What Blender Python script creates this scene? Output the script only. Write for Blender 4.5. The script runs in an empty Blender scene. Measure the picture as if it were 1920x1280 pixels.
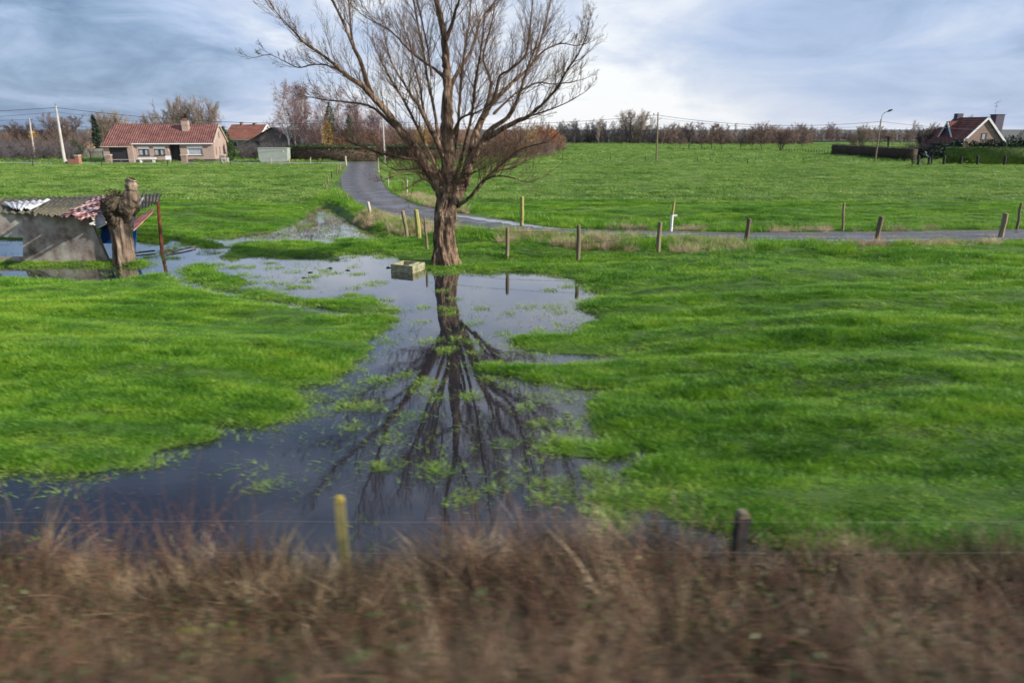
import bpy, math, random
import numpy as np
from mathutils import Vector, Matrix
R = math.radians
SC = bpy.context.scene
COL = SC.collection
rng = np.random.default_rng(7)
random.seed(7)

# ------------------------------------------------------------------ camera
H = 5.0                                   # eye height above the flood water (train on an embankment)
PITCH = math.atan(398.0 / 1280.0)
cam_d = bpy.data.cameras.new('camera')
cam = bpy.data.objects.new('camera', cam_d)
COL.objects.link(cam)
SC.camera = cam
cam_d.lens = 24.0
cam_d.sensor_width = 36.0
cam_d.clip_start = 0.1
cam_d.clip_end = 20000
cam.location = (0, 0, H)
cam.rotation_euler = (math.pi / 2 - PITCH, 0, 0)
cam_d.dof.use_dof = True
cam_d.dof.focus_distance = 38.0
cam_d.dof.aperture_fstop = 1.3
cam_d.dof.aperture_ratio = 0.2

SUN_EL, SUN_AZ = R(25), R(-17)            # azimuth measured from +X towards -Y (to the right, a little behind)
S_DIR = Vector((math.cos(SUN_EL) * math.cos(SUN_AZ), math.cos(SUN_EL) * math.sin(SUN_AZ), math.sin(SUN_EL)))

# ------------------------------------------------------------------ world
W = bpy.data.worlds.new('World')
SC.world = W
W.use_nodes = True
nt = W.node_tree
nt.nodes.clear()
def N(t, kind, **kw):
    n = t.nodes.new(kind)
    for k, v in kw.items():
        setattr(n, k, v)
    return n
def ramp(t, stops, interp='LINEAR'):
    r = t.nodes.new('ShaderNodeValToRGB')
    r.color_ramp.interpolation = interp
    els = r.color_ramp.elements
    while len(els) < len(stops):
        els.new(0.5)
    for e, (p, c) in zip(els, stops):
        e.position = p
        e.color = (*c, 1) if len(c) == 3 else c
    return r
def math_n(t, op, a=None, b=None, clamp=False):
    m = t.nodes.new('ShaderNodeMath')
    m.operation = op
    m.use_clamp = clamp
    for i, v in enumerate((a, b)):
        if v is None:
            continue
        if isinstance(v, (int, float)):
            m.inputs[i].default_value = v
        else:
            t.links.new(v, m.inputs[i])
    return m.outputs[0]
L = nt.links
out = N(nt, 'ShaderNodeOutputWorld')
sky = N(nt, 'ShaderNodeTexSky', sky_type='NISHITA')
sky.sun_disc = False
sky.sun_elevation = SUN_EL
sky.sun_rotation = math.atan2(S_DIR.x, S_DIR.y)
sky.air_density = 1.0
sky.dust_density = 1.5
bg_sky = N(nt, 'ShaderNodeBackground')
bg_sky.inputs[1].default_value = 0.11
L.new(sky.outputs[0], bg_sky.inputs[0])
tc = N(nt, 'ShaderNodeTexCoord')
sep = N(nt, 'ShaderNodeSeparateXYZ')
L.new(tc.outputs['Generated'], sep.inputs[0])
zz = math_n(nt, 'ADD', math_n(nt, 'MAXIMUM', sep.outputs[2], 0.0), 0.10)
cx = math_n(nt, 'DIVIDE', sep.outputs[0], zz)
cy = math_n(nt, 'DIVIDE', sep.outputs[1], zz)
cmb = N(nt, 'ShaderNodeCombineXYZ')
L.new(cx, cmb.inputs[0]); L.new(cy, cmb.inputs[1])
def noise_n(scale, detail, rough, dist, vec):
    n = N(nt, 'ShaderNodeTexNoise'); n.inputs['Scale'].default_value = scale; n.inputs['Detail'].default_value = detail
    n.inputs['Roughness'].default_value = rough; n.inputs['Distortion'].default_value = dist
    L.new(vec, n.inputs['Vector']); return n.outputs[0]
def mrange(src, a, b, c, d):
    m = N(nt, 'ShaderNodeMapRange'); m.interpolation_type = 'SMOOTHSTEP'
    for k, v in zip(('From Min', 'From Max', 'To Min', 'To Max'), (a, b, c, d)): m.inputs[k].default_value = v
    L.new(src, m.inputs[0]); return m.outputs[0]
mp = N(nt, 'ShaderNodeMapping'); mp.inputs['Location'].default_value = (3.1, 1.7, 0); mp.inputs['Scale'].default_value = (0.8, 0.8, 1)
mp.inputs['Rotation'].default_value = (0, 0, R(12))
L.new(cmb.outputs[0], mp.inputs[0])
mp2 = N(nt, 'ShaderNodeMapping'); mp2.inputs['Scale'].default_value = (1.0, 1.0, 3.0); mp2.inputs['Location'].default_value = (0.4, 0.2, 0.1)
L.new(tc.outputs['Generated'], mp2.inputs[0])
na_ = noise_n(0.5, 5, 0.5, 0.2, mp.outputs[0])            # cloud deck seen in perspective
nb_ = noise_n(2.4, 7, 0.55, 0.4, mp2.outputs[0])          # soft cloud bodies
nc_ = noise_n(5.5, 6, 0.6, 0.6, mp2.outputs[0])           # wisps
cl_ = math_n(nt, 'ADD', math_n(nt, 'MULTIPLY', math_n(nt, 'SUBTRACT', na_, 0.5), 0.55), math_n(nt, 'ADD', math_n(nt, 'MULTIPLY', math_n(nt, 'SUBTRACT', nb_, 0.5), 1.15), math_n(nt, 'MULTIPLY', math_n(nt, 'SUBTRACT', nc_, 0.5), 1.0)))
# a dark blue-grey bank in the left of the view, a bright break in the middle, grey cloud again to the right
lob = mrange(math_n(nt, 'ADD', sep.outputs[0], math_n(nt, 'MULTIPLY', cl_, 0.25)), -0.70, -0.12, 0.0, 0.66)
lob2 = mrange(math_n(nt, 'ADD', sep.outputs[0], math_n(nt, 'MULTIPLY', cl_, 0.25)), 0.08, 0.55, 0.0, 0.30)
hz = mrange(math_n(nt, 'ADD', sep.outputs[2], math_n(nt, 'MULTIPLY', cl_, 0.06)), 0.0, 0.10, 0.20, 0.0)
up_ = mrange(sep.outputs[2], 0.15, 0.75, 0.0, 0.10)
val = math_n(nt, 'ADD', math_n(nt, 'ADD', math_n(nt, 'SUBTRACT', lob, lob2), math_n(nt, 'ADD', math_n(nt, 'MULTIPLY', cl_, 0.95), 0.12)), math_n(nt, 'SUBTRACT', hz, up_), clamp=True)
cr = ramp(nt, [(0.0, (0.12, 0.20, 0.37)), (0.28, (0.27, 0.39, 0.60)), (0.55, (0.49, 0.61, 0.86)), (0.8, (0.74, 0.81, 0.96)), (1.0, (1.05, 1.07, 1.10))])
L.new(val, cr.inputs[0])
bg_c = N(nt, 'ShaderNodeBackground')
bg_c.inputs[1].default_value = 0.80
L.new(cr.outputs[0], bg_c.inputs[0])
mixw = N(nt, 'ShaderNodeMixShader')
mixw.inputs[0].default_value = 0.86
L.new(bg_sky.outputs[0], mixw.inputs[1]); L.new(bg_c.outputs[0], mixw.inputs[2])
L.new(mixw.outputs[0], out.inputs[0])

# ------------------------------------------------------------------ sun and exposure
sl = bpy.data.lights.new('sun', 'SUN')
sl.energy = 4.8
sl.angle = R(0.9)
sl.color = (1.0, 0.93, 0.82)
so = bpy.data.objects.new('sun', sl)
COL.objects.link(so)
so.rotation_euler = S_DIR.to_track_quat('Z', 'Y').to_euler()
SC.view_settings.view_transform = 'Standard'
SC.view_settings.look = 'None'
SC.view_settings.exposure = 0.32
SC.view_settings.gamma = 1.0

# ------------------------------------------------------------------ image point -> world point
cp, sp = math.cos(PITCH), math.sin(PITCH)
def ray(px, py):
    r, u = (px - 960.0) / 1280.0, (640.0 - py) / 1280.0
    return np.array([r, cp + u * sp, -sp + u * cp])
def P(px, py, z=0.0):
    d = ray(px, py)
    t = (z - H) / d[2]
    return np.array([0, 0, H]) + d * t
def AT(px, py, Y):
    d = ray(px, py)
    return np.array([0, 0, H]) + d * (Y / d[1])

# ------------------------------------------------------------------ numpy noise
_lat = np.random.default_rng(3).random((256, 256))
def vnoise(x, y):
    xi, yi = np.floor(x).astype(int), np.floor(y).astype(int)
    fx, fy = x - xi, y - yi
    fx, fy = fx * fx * (3 - 2 * fx), fy * fy * (3 - 2 * fy)
    a = _lat[xi % 256, yi % 256]; b = _lat[(xi + 1) % 256, yi % 256]
    c = _lat[xi % 256, (yi + 1) % 256]; d = _lat[(xi + 1) % 256, (yi + 1) % 256]
    return (a * (1 - fx) + b * fx) * (1 - fy) + (c * (1 - fx) + d * fx) * fy - 0.5
def fbm(x, y, o=4, g=0.5):
    s, a = 0, 1.0
    for k in range(o):
        s = s + a * vnoise(x * 2 ** k + 17.3 * k, y * 2 ** k + 5.1 * k)
        a *= g
    return s
def sstep(a, b, x):
    t = np.clip((x - a) / (b - a), 0, 1)
    return t * t * (3 - 2 * t)

# ------------------------------------------------------------------ materials
def mat(name, col=(0.5, 0.5, 0.5), rough=0.8, cols=None, scale=5.0, stretch=(1, 1, 1), bump=0.0, bscale=None, detail=6,
        coord='Object', metal=0.0, transl=0.0, randv=0.0, spec=0.5, lo=0.3, hi=0.7):
    m = bpy.data.materials.new(name)
    m.use_nodes = True
    t = m.node_tree
    b = t.nodes['Principled BSDF']
    b.inputs['Roughness'].default_value = rough
    b.inputs['Metallic'].default_value = metal
    b.inputs['Specular IOR Level'].default_value = spec
    b.inputs['Base Color'].default_value = (*col, 1)
    csock = None
    if cols or bump:
        if coord == 'World':
            g = N(t, 'ShaderNodeNewGeometry'); vec = g.outputs['Position']
        else:
            g = N(t, 'ShaderNodeTexCoord'); vec = g.outputs[coord]
        mpn = N(t, 'ShaderNodeMapping'); mpn.inputs['Scale'].default_value = stretch
        t.links.new(vec, mpn.inputs[0])
    if cols:
        nz = N(t, 'ShaderNodeTexNoise'); nz.inputs['Scale'].default_value = scale; nz.inputs['Detail'].default_value = detail
        nz.inputs['Roughness'].default_value = 0.6
        t.links.new(mpn.outputs[0], nz.inputs['Vector'])
        k = len(cols)
        r = ramp(t, [(lo + (hi - lo) * i / max(1, k - 1), c) for i, c in enumerate(cols)])
        t.links.new(nz.outputs[0], r.inputs[0])
        csock = r.outputs[0]
    if randv:
        oi = N(t, 'ShaderNodeObjectInfo')
        hs = N(t, 'ShaderNodeHueSaturation')
        mr = N(t, 'ShaderNodeMapRange')
        mr.inputs['To Min'].default_value = 1 - randv; mr.inputs['To Max'].default_value = 1 + randv
        t.links.new(oi.outputs['Random'], mr.inputs[0]); t.links.new(mr.outputs[0], hs.inputs['Value'])
        mr2 = N(t, 'ShaderNodeMapRange')
        mr2.inputs['To Min'].default_value = 0.5 - randv * 0.05; mr2.inputs['To Max'].default_value = 0.5 + randv * 0.05
        t.links.new(oi.outputs['Random'], mr2.inputs[0]); t.links.new(mr2.outputs[0], hs.inputs['Hue'])
        if csock: t.links.new(csock, hs.inputs['Color'])
        else: hs.inputs['Color'].default_value = (*col, 1)
        csock = hs.outputs[0]
    if csock:
        t.links.new(csock, b.inputs['Base Color'])
    if bump:
        nb = N(t, 'ShaderNodeTexNoise'); nb.inputs['Scale'].default_value = bscale or scale * 3; nb.inputs['Detail'].default_value = 6
        t.links.new(mpn.outputs[0], nb.inputs['Vector'])
        bn = N(t, 'ShaderNodeBump'); bn.inputs['Strength'].default_value = 0.9; bn.inputs['Distance'].default_value = bump
        t.links.new(nb.outputs[0], bn.inputs['Height']); t.links.new(bn.outputs[0], b.inputs['Normal'])
    if transl:
        tr = N(t, 'ShaderNodeBsdfTranslucent')
        if csock: t.links.new(csock, tr.inputs[0])
        else: tr.inputs[0].default_value = (*col, 1)
        mx = N(t, 'ShaderNodeMixShader'); mx.inputs[0].default_value = transl
        o = t.nodes['Material Output']
        t.links.new(b.outputs[0], mx.inputs[1]); t.links.new(tr.outputs[0], mx.inputs[2]); t.links.new(mx.outputs[0], o.inputs[0])
    return m

M = {}
def grass_mat(name, cols, pale=0.0):
    m = bpy.data.materials.new(name); m.use_nodes = True
    t = m.node_tree; b = t.nodes['Principled BSDF']; b.inputs['Roughness'].default_value = 0.5
    g = N(t, 'ShaderNodeNewGeometry')
    def nz(sc, st, det):
        mpn = N(t, 'ShaderNodeMapping'); mpn.inputs['Scale'].default_value = st; t.links.new(g.outputs['Position'], mpn.inputs[0])
        n = N(t, 'ShaderNodeTexNoise'); n.inputs['Scale'].default_value = sc; n.inputs['Detail'].default_value = det; n.inputs['Roughness'].default_value = 0.6
        t.links.new(mpn.outputs[0], n.inputs['Vector']); return n.outputs[0]
    a = nz(0.16, (0.7, 1.2, 1), 4); c = nz(1.3, (0.45, 1.7, 1), 5)
    v = math_n(t, 'ADD', math_n(t, 'MULTIPLY', a, 0.32), math_n(t, 'MULTIPLY', c, 0.68))
    oi = N(t, 'ShaderNodeObjectInfo')
    v = math_n(t, 'ADD', v, math_n(t, 'MULTIPLY', math_n(t, 'SUBTRACT', oi.outputs['Random'], 0.5), 0.12))
    r = ramp(t, [(0.39 + 0.22 * i / (len(cols) - 1), c_) for i, c_ in enumerate(cols)])
    t.links.new(v, r.inputs[0])
    t.links.new(r.outputs[0], b.inputs['Base Color'])
    tr = N(t, 'ShaderNodeBsdfTranslucent'); t.links.new(r.outputs[0], tr.inputs[0])
    mx = N(t, 'ShaderNodeMixShader'); mx.inputs[0].default_value = 0.35; o = t.nodes['Material Output']
    t.links.new(b.outputs[0], mx.inputs[1]); t.links.new(tr.outputs[0], mx.inputs[2]); t.links.new(mx.outputs[0], o.inputs[0])
    return m
M['grass'] = grass_mat('grass_blades', [(0.072, 0.205, 0.014), (0.128, 0.305, 0.018), (0.20, 0.395, 0.024), (0.31, 0.47, 0.045)])
M['grass_far'] = grass_mat('meadow_grass_blades', [(0.105, 0.22, 0.030), (0.18, 0.33, 0.045), (0.27, 0.41, 0.075), (0.37, 0.47, 0.13)])
M['wgrass'] = mat('pale_wet_grass', cols=[(0.20, 0.36, 0.04), (0.33, 0.47, 0.08)], scale=0.8, coord='World', rough=0.5, transl=0.35, randv=0.2)
M['dry'] = mat('dry_straw', cols=[(0.34, 0.23, 0.12), (0.58, 0.45, 0.29), (0.70, 0.58, 0.42)], scale=1.2, coord='World', rough=0.8, transl=0.3, randv=0.2)
M['brush'] = mat('dead_stalk', cols=[(0.014, 0.010, 0.006), (0.080, 0.054, 0.031), (0.25, 0.172, 0.102), (0.62, 0.48, 0.32)], scale=1.5, coord='World', rough=0.8, transl=0.15, randv=0.35)
M['bramble'] = mat('bramble_cane', cols=[(0.05, 0.020, 0.012), (0.17, 0.070, 0.038), (0.36, 0.21, 0.12)], scale=1.3, coord='World', rough=0.7, randv=0.3)
M['bleaf'] = mat('bramble_leaf', cols=[(0.012, 0.026, 0.008), (0.035, 0.065, 0.014), (0.08, 0.095, 0.025), (0.22, 0.20, 0.05)], scale=2.3, coord='World', rough=0.55, transl=0.25, randv=0.35)
M['soil'] = mat('field_soil', cols=[(0.030, 0.060, 0.010), (0.060, 0.12, 0.014), (0.10, 0.18, 0.02)], scale=0.5, stretch=(0.5, 1.2, 1), coord='World', rough=0.95, bump=0.05, bscale=2.2)
M['willow_bark'] = mat('willow_bark', cols=[(0.022, 0.014, 0.009), (0.105, 0.066, 0.042), (0.26, 0.17, 0.11), (0.50, 0.37, 0.28)], scale=6.0, stretch=(1, 1, 0.30), bump=0.22, bscale=9, rough=0.95, lo=0.28, hi=0.72)
M['willow_twig'] = mat('willow_twig', cols=[(0.055, 0.032, 0.020), (0.16, 0.096, 0.058)], scale=1.2, rough=0.85)
M['stub_bark'] = mat('stub_bark', cols=[(0.055, 0.038, 0.026), (0.20, 0.14, 0.095), (0.42, 0.33, 0.25)], scale=6, stretch=(1, 1, 0.18), bump=0.10, bscale=9, lo=0.36, hi=0.68, rough=0.9)
M['post'] = mat('weathered_wood', cols=[(0.13, 0.10, 0.065), (0.27, 0.21, 0.14)], scale=6, stretch=(1, 1, 0.2), rough=0.9, bump=0.01, bscale=30, randv=0.3)
M['post_green'] = mat('mossy_post', cols=[(0.20, 0.16, 0.08), (0.36, 0.33, 0.10), (0.28, 0.34, 0.08)], scale=4, rough=0.9, bump=0.01, bscale=20)
M['post_dark'] = mat('dark_post', cols=[(0.02, 0.02, 0.022), (0.05, 0.045, 0.045)], scale=4, rough=0.9)
M['post_pale'] = mat('pale_post', cols=[(0.40, 0.35, 0.28), (0.58, 0.52, 0.43)], scale=5, rough=0.9)
M['concrete'] = mat('pole_concrete', cols=[(0.42, 0.39, 0.36), (0.60, 0.56, 0.52)], scale=2, rough=0.85)
M['white'] = mat('white_paint', cols=[(0.72, 0.72, 0.72), (0.85, 0.85, 0.85)], scale=3, rough=0.6)
M['wire'] = mat('dark_wire', (0.05, 0.055, 0.065), 0.6)
M['wire_bright'] = mat('galvanised_wire', (0.30, 0.27, 0.24), 0.6, metal=0.3)
M['metal'] = mat('lamp_metal', (0.30, 0.31, 0.32), 0.5, metal=0.3)

def brick_mat(name, c1, c2, mortar, sx=4.6, rough=0.9):
    m = bpy.data.materials.new(name); m.use_nodes = True
    t = m.node_tree; b = t.nodes['Principled BSDF']; b.inputs['Roughness'].default_value = rough
    tcn = N(t, 'ShaderNodeTexCoord'); s = N(t, 'ShaderNodeSeparateXYZ'); t.links.new(tcn.outputs['Object'], s.inputs[0])
    c = N(t, 'ShaderNodeCombineXYZ')
    t.links.new(math_n(t, 'ADD', s.outputs[0], s.outputs[1]), c.inputs[0]); t.links.new(s.outputs[2], c.inputs[1])
    br_ = N(t, 'ShaderNodeTexBrick'); br_.inputs['Scale'].default_value = sx
    br_.inputs['Color1'].default_value = (*c1, 1); br_.inputs['Color2'].default_value = (*c2, 1); br_.inputs['Mortar'].default_value = (*mortar, 1)
    br_.inputs['Mortar Size'].default_value = 0.03
    t.links.new(c.outputs[0], br_.inputs['Vector'])
    nz = N(t, 'ShaderNodeTexNoise'); nz.inputs['Scale'].default_value = 1.1; nz.inputs['Detail'].default_value = 6
    t.links.new(tcn.outputs['Object'], nz.inputs['Vector'])
    hs = N(t, 'ShaderNodeHueSaturation')
    mr = N(t, 'ShaderNodeMapRange'); mr.inputs['To Min'].default_value = 0.75; mr.inputs['To Max'].default_value = 1.25
    t.links.new(nz.outputs[0], mr.inputs[0]); t.links.new(mr.outputs[0], hs.inputs['Value'])
    t.links.new(br_.outputs[0], hs.inputs['Color']); t.links.new(hs.outputs[0], b.inputs['Base Color'])
    return m
def tile_mat(name, c1, c2, c3, sx=4.0):
    m = bpy.data.materials.new(name); m.use_nodes = True
    t = m.node_tree; b = t.nodes['Principled BSDF']; b.inputs['Roughness'].default_value = 0.85
    tcn = N(t, 'ShaderNodeTexCoord')
    w = N(t, 'ShaderNodeTexWave'); w.bands_direction = 'X'; w.inputs['Scale'].default_value = sx * 0.25; w.inputs['Distortion'].default_value = 0.3
    t.links.new(tcn.outputs['Object'], w.inputs['Vector'])
    w2 = N(t, 'ShaderNodeTexWave'); w2.bands_direction = 'Z'; w2.wave_profile = 'SAW'; w2.inputs['Scale'].default_value = sx * 0.35; w2.inputs['Distortion'].default_value = 0.2
    t.links.new(tcn.outputs['Object'], w2.inputs['Vector'])
    nz = N(t, 'ShaderNodeTexNoise'); nz.inputs['Scale'].default_value = 0.9; nz.inputs['Detail'].default_value = 8; nz.inputs['Roughness'].default_value = 0.7
    t.links.new(tcn.outputs['Object'], nz.inputs['Vector'])
    nz2 = N(t, 'ShaderNodeTexNoise'); nz2.inputs['Scale'].default_value = 6; nz2.inputs['Detail'].default_value = 3
    t.links.new(tcn.outputs['Object'], nz2.inputs['Vector'])
    a = math_n(t, 'ADD', math_n(t, 'MULTIPLY', nz.outputs[0], 0.6), math_n(t, 'MULTIPLY', nz2.outputs[0], 0.4))
    r = ramp(t, [(0.38, c1), (0.5, c2), (0.62, c3)])
    t.links.new(a, r.inputs[0]); t.links.new(r.outputs[0], b.inputs['Base Color'])
    bn = N(t, 'ShaderNodeBump'); bn.inputs['Distance'].default_value = 0.08; bn.inputs['Strength'].default_value = 1.0
    t.links.new(math_n(t, 'ADD', w.outputs['Fac'], math_n(t, 'MULTIPLY', w2.outputs['Fac'], 0.7)), bn.inputs['Height'])
    t.links.new(bn.outputs[0], b.inputs['Normal'])
    return m
M['brick_pink'] = brick_mat('pink_brick', (0.36, 0.235, 0.195), (0.44, 0.305, 0.255), (0.40, 0.34, 0.30))
M['brick_brown'] = brick_mat('brown_brick', (0.24, 0.15, 0.11), (0.31, 0.20, 0.15), (0.28, 0.23, 0.20))
M['brick_red'] = brick_mat('red_brick', (0.30, 0.08, 0.05), (0.40, 0.15, 0.09), (0.35, 0.26, 0.22))
M['tile'] = tile_mat('red_roof_tile', (0.11, 0.042, 0.037), (0.20, 0.078, 0.064), (0.31, 0.145, 0.118))
M['tile_orange'] = tile_mat('orange_roof_tile', (0.20, 0.075, 0.05), (0.30, 0.105, 0.072), (0.36, 0.17, 0.11))
M['tile_dark'] = tile_mat('dark_roof_tile', (0.11, 0.035, 0.028), (0.17, 0.055, 0.04), (0.22, 0.09, 0.06))
M['dark'] = mat('dark_paint', (0.022, 0.022, 0.028), 0.6)
M['plinth'] = mat('dark_plinth', cols=[(0.05, 0.04, 0.04), (0.09, 0.07, 0.065)], scale=4, rough=0.9)
def glass_mat():
    m = bpy.data.materials.new('window_glass'); m.use_nodes = True
    b = m.node_tree.nodes['Principled BSDF']
    b.inputs['Base Color'].default_value = (0.05, 0.06, 0.075, 1); b.inputs['Roughness'].default_value = 0.06
    return m
M['glass'] = glass_mat()
M['curtain'] = mat('net_curtain_glass', cols=[(0.25, 0.28, 0.31), (0.50, 0.53, 0.56)], scale=9, stretch=(3, 3, 0.2), rough=0.15)
M['purple'] = mat('slate_cladding', cols=[(0.075, 0.065, 0.10), (0.12, 0.105, 0.14)], scale=4, rough=0.8)
M['barn'] = mat('barn_boards', cols=[(0.10, 0.085, 0.085), (0.21, 0.185, 0.18)], scale=3, stretch=(3, 3, 0.3), rough=0.9)
M['barn_roof'] = mat('barn_roof', cols=[(0.055, 0.05, 0.05), (0.10, 0.09, 0.085)], scale=2, rough=0.9)
M['tank'] = mat('pale_green_panel', cols=[(0.30, 0.34, 0.29), (0.38, 0.42, 0.36)], scale=1.5, rough=0.6)
M['hedge_brown'] = mat('clipped_brown_hedge', cols=[(0.055, 0.038, 0.026), (0.12, 0.085, 0.055)], scale=3, coord='World', rough=0.9, transl=0.1)
M['hedge_green'] = mat('clipped_green_hedge', cols=[(0.05, 0.10, 0.014), (0.12, 0.19, 0.03)], scale=2, coord='World', rough=0.8, transl=0.2)
M['ivy'] = mat('ivy_leaf', cols=[(0.018, 0.035, 0.012), (0.045, 0.075, 0.022), (0.08, 0.11, 0.035)], scale=1.2, coord='World', rough=0.5, transl=0.15)
M['conifer'] = mat('conifer_needles', cols=[(0.010, 0.024, 0.014), (0.028, 0.055, 0.026)], scale=1.2, coord='World', rough=0.7, transl=0.1)
M['cypress'] = mat('cypress_green', cols=[(0.025, 0.055, 0.016), (0.06, 0.12, 0.03)], scale=1.5, coord='World', rough=0.7, transl=0.15)
M['orange'] = mat('orange_leaf', cols=[(0.34, 0.11, 0.035), (0.52, 0.20, 0.06)], scale=0.7, coord='World', rough=0.7, transl=0.3)
M['beech'] = mat('beech_brown_leaf', cols=[(0.20, 0.075, 0.04), (0.33, 0.15, 0.07), (0.38, 0.22, 0.10)], scale=0.5, coord='World', rough=0.7, transl=0.3)
M['yellow'] = mat('yellow_leaf', cols=[(0.38, 0.22, 0.05), (0.58, 0.37, 0.09)], scale=0.9, coord='World', rough=0.7, transl=0.3)
M['trunk_dark'] = mat('alder_bark', cols=[(0.030, 0.026, 0.026), (0.075, 0.065, 0.06)], scale=3, stretch=(1, 1, 0.3), rough=0.95, randv=0.2)
M['trunk_tan'] = mat('poplar_bark', cols=[(0.14, 0.105, 0.08), (0.26, 0.20, 0.155)], scale=3, stretch=(1, 1, 0.3), rough=0.95)
M['trunk_birch'] = mat('birch_bark', cols=[(0.16, 0.14, 0.13), (0.62, 0.58, 0.55), (0.74, 0.70, 0.67)], scale=2.5, stretch=(1, 1, 2.0), rough=0.8, lo=0.3, hi=0.55)
M['twig_dark'] = mat('dark_twig', cols=[(0.075, 0.066, 0.070), (0.14, 0.12, 0.12)], scale=0.8, rough=0.9, randv=0.25)
M['twig_brown'] = mat('brown_twig', cols=[(0.13, 0.085, 0.072), (0.20, 0.135, 0.11)], scale=0.6, rough=0.9, randv=0.25)
M['twig_tan'] = mat('tan_twig', cols=[(0.24, 0.185, 0.145), (0.36, 0.285, 0.225)], scale=0.6, rough=0.9, randv=0.15)
M['twig_purple'] = mat('purple_twig', cols=[(0.20, 0.12, 0.12), (0.30, 0.19, 0.18)], scale=0.5, rough=0.9, randv=0.2)
M['slab'] = mat('shed_concrete', cols=[(0.10, 0.075, 0.062), (0.27, 0.21, 0.175), (0.40, 0.345, 0.30), (0.50, 0.46, 0.41)], scale=1.6, rough=0.95, bump=0.01, bscale=9, detail=9, lo=0.33, hi=0.66)
M['moss_sheet'] = mat('mossy_corrugated', cols=[(0.045, 0.038, 0.03), (0.11, 0.095, 0.07), (0.17, 0.15, 0.07), (0.33, 0.29, 0.25)], scale=4.5, rough=0.95, detail=9, lo=0.33, hi=0.72)
M['white_sheet'] = mat('pale_corrugated', cols=[(0.12, 0.11, 0.11), (0.48, 0.47, 0.46), (0.74, 0.73, 0.72)], scale=2.2, stretch=(4, 0.35, 1), rough=0.7, lo=0.3, hi=0.6)
M['pink_sheet'] = mat('rusty_pink_corrugated', cols=[(0.05, 0.018, 0.024), (0.10, 0.03, 0.035), (0.62, 0.28, 0.22), (0.72, 0.50, 0.44)], scale=1.3, stretch=(3.0, 0.16, 0.3), rough=0.8, lo=0.44, hi=0.56)
M['red_flap'] = mat('red_oxide_sheet', cols=[(0.52, 0.15, 0.09), (0.78, 0.36, 0.28)], scale=3, rough=0.7)
M['rust_post'] = mat('rusty_red_post', cols=[(0.20, 0.055, 0.03), (0.42, 0.13, 0.07)], scale=5, rough=0.8)
M['blue'] = mat('blue_plastic', cols=[(0.012, 0.09, 0.42), (0.03, 0.18, 0.62)], scale=3, rough=0.5)
M['grey_tarp'] = mat('dark_grey_tarpaulin', cols=[(0.05, 0.055, 0.065), (0.10, 0.105, 0.12)], scale=3, rough=0.6)
M['trough'] = mat('trough_concrete', cols=[(0.14, 0.14, 0.07), (0.30, 0.29, 0.17), (0.43, 0.41, 0.27)], scale=5, rough=0.9, bump=0.005, bscale=30)
M['car'] = mat('white_car_paint', (0.78, 0.79, 0.80), 0.25)
M['rubber'] = mat('tyre_rubber', (0.02, 0.02, 0.02), 0.9)
M['conc_slab_wall'] = mat('pale_garden_wall', cols=[(0.36, 0.33, 0.28), (0.52, 0.48, 0.42)], scale=2, rough=0.9)

# ------------------------------------------------------------------ mesh helpers
def tag(o, label=None, cat=None, group=None, kind=None):
    if label: o['label'] = label
    if cat: o['category'] = cat
    if group: o['group'] = group
    if kind: o['kind'] = kind
    return o
def link_mesh(name, v, f, material, parent=None, smooth=False):
    me = bpy.data.meshes.new(name)
    me.from_pydata([tuple(map(float, p)) for p in v], [], [tuple(map(int, q)) for q in f])
    if smooth:
        me.polygons.foreach_set('use_smooth', np.ones(len(me.polygons), bool))
    me.materials.append(material)
    me.update()
    o = bpy.data.objects.new(name, me)
    COL.objects.link(o)
    if parent: o.parent = parent
    return o
def np_mesh(name, v, quads=None, tris=None, smooth=False):
    """fast mesh from numpy arrays"""
    me = bpy.data.meshes.new(name)
    v = np.asarray(v, np.float32)
    nq = 0 if quads is None else len(quads)
    ntr = 0 if tris is None else len(tris)
    me.vertices.add(len(v)); me.vertices.foreach_set('co', v.ravel())
    loops = []
    if nq: loops.append(np.asarray(quads).ravel())
    if ntr: loops.append(np.asarray(tris).ravel())
    loops = np.concatenate(loops).astype(np.int32)
    me.loops.add(len(loops)); me.loops.foreach_set('vertex_index', loops)
    me.polygons.add(nq + ntr)
    starts = np.concatenate([np.arange(nq) * 4, nq * 4 + np.arange(ntr) * 3]).astype(np.int32)
    me.polygons.foreach_set('loop_start', starts)
    if smooth:
        me.polygons.foreach_set('use_smooth', np.ones(nq + ntr, bool))
    me.update(calc_edges=True)
    me.validate()
    return me
def np_obj(name, material, v, quads=None, tris=None, parent=None, smooth=False):
    me = np_mesh(name, v, quads, tris, smooth)
    for mm in (material if isinstance(material, (list, tuple)) else [material]):
        me.materials.append(mm)
    o = bpy.data.objects.new(name, me)
    COL.objects.link(o)
    if parent: o.parent = parent
    return o
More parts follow.
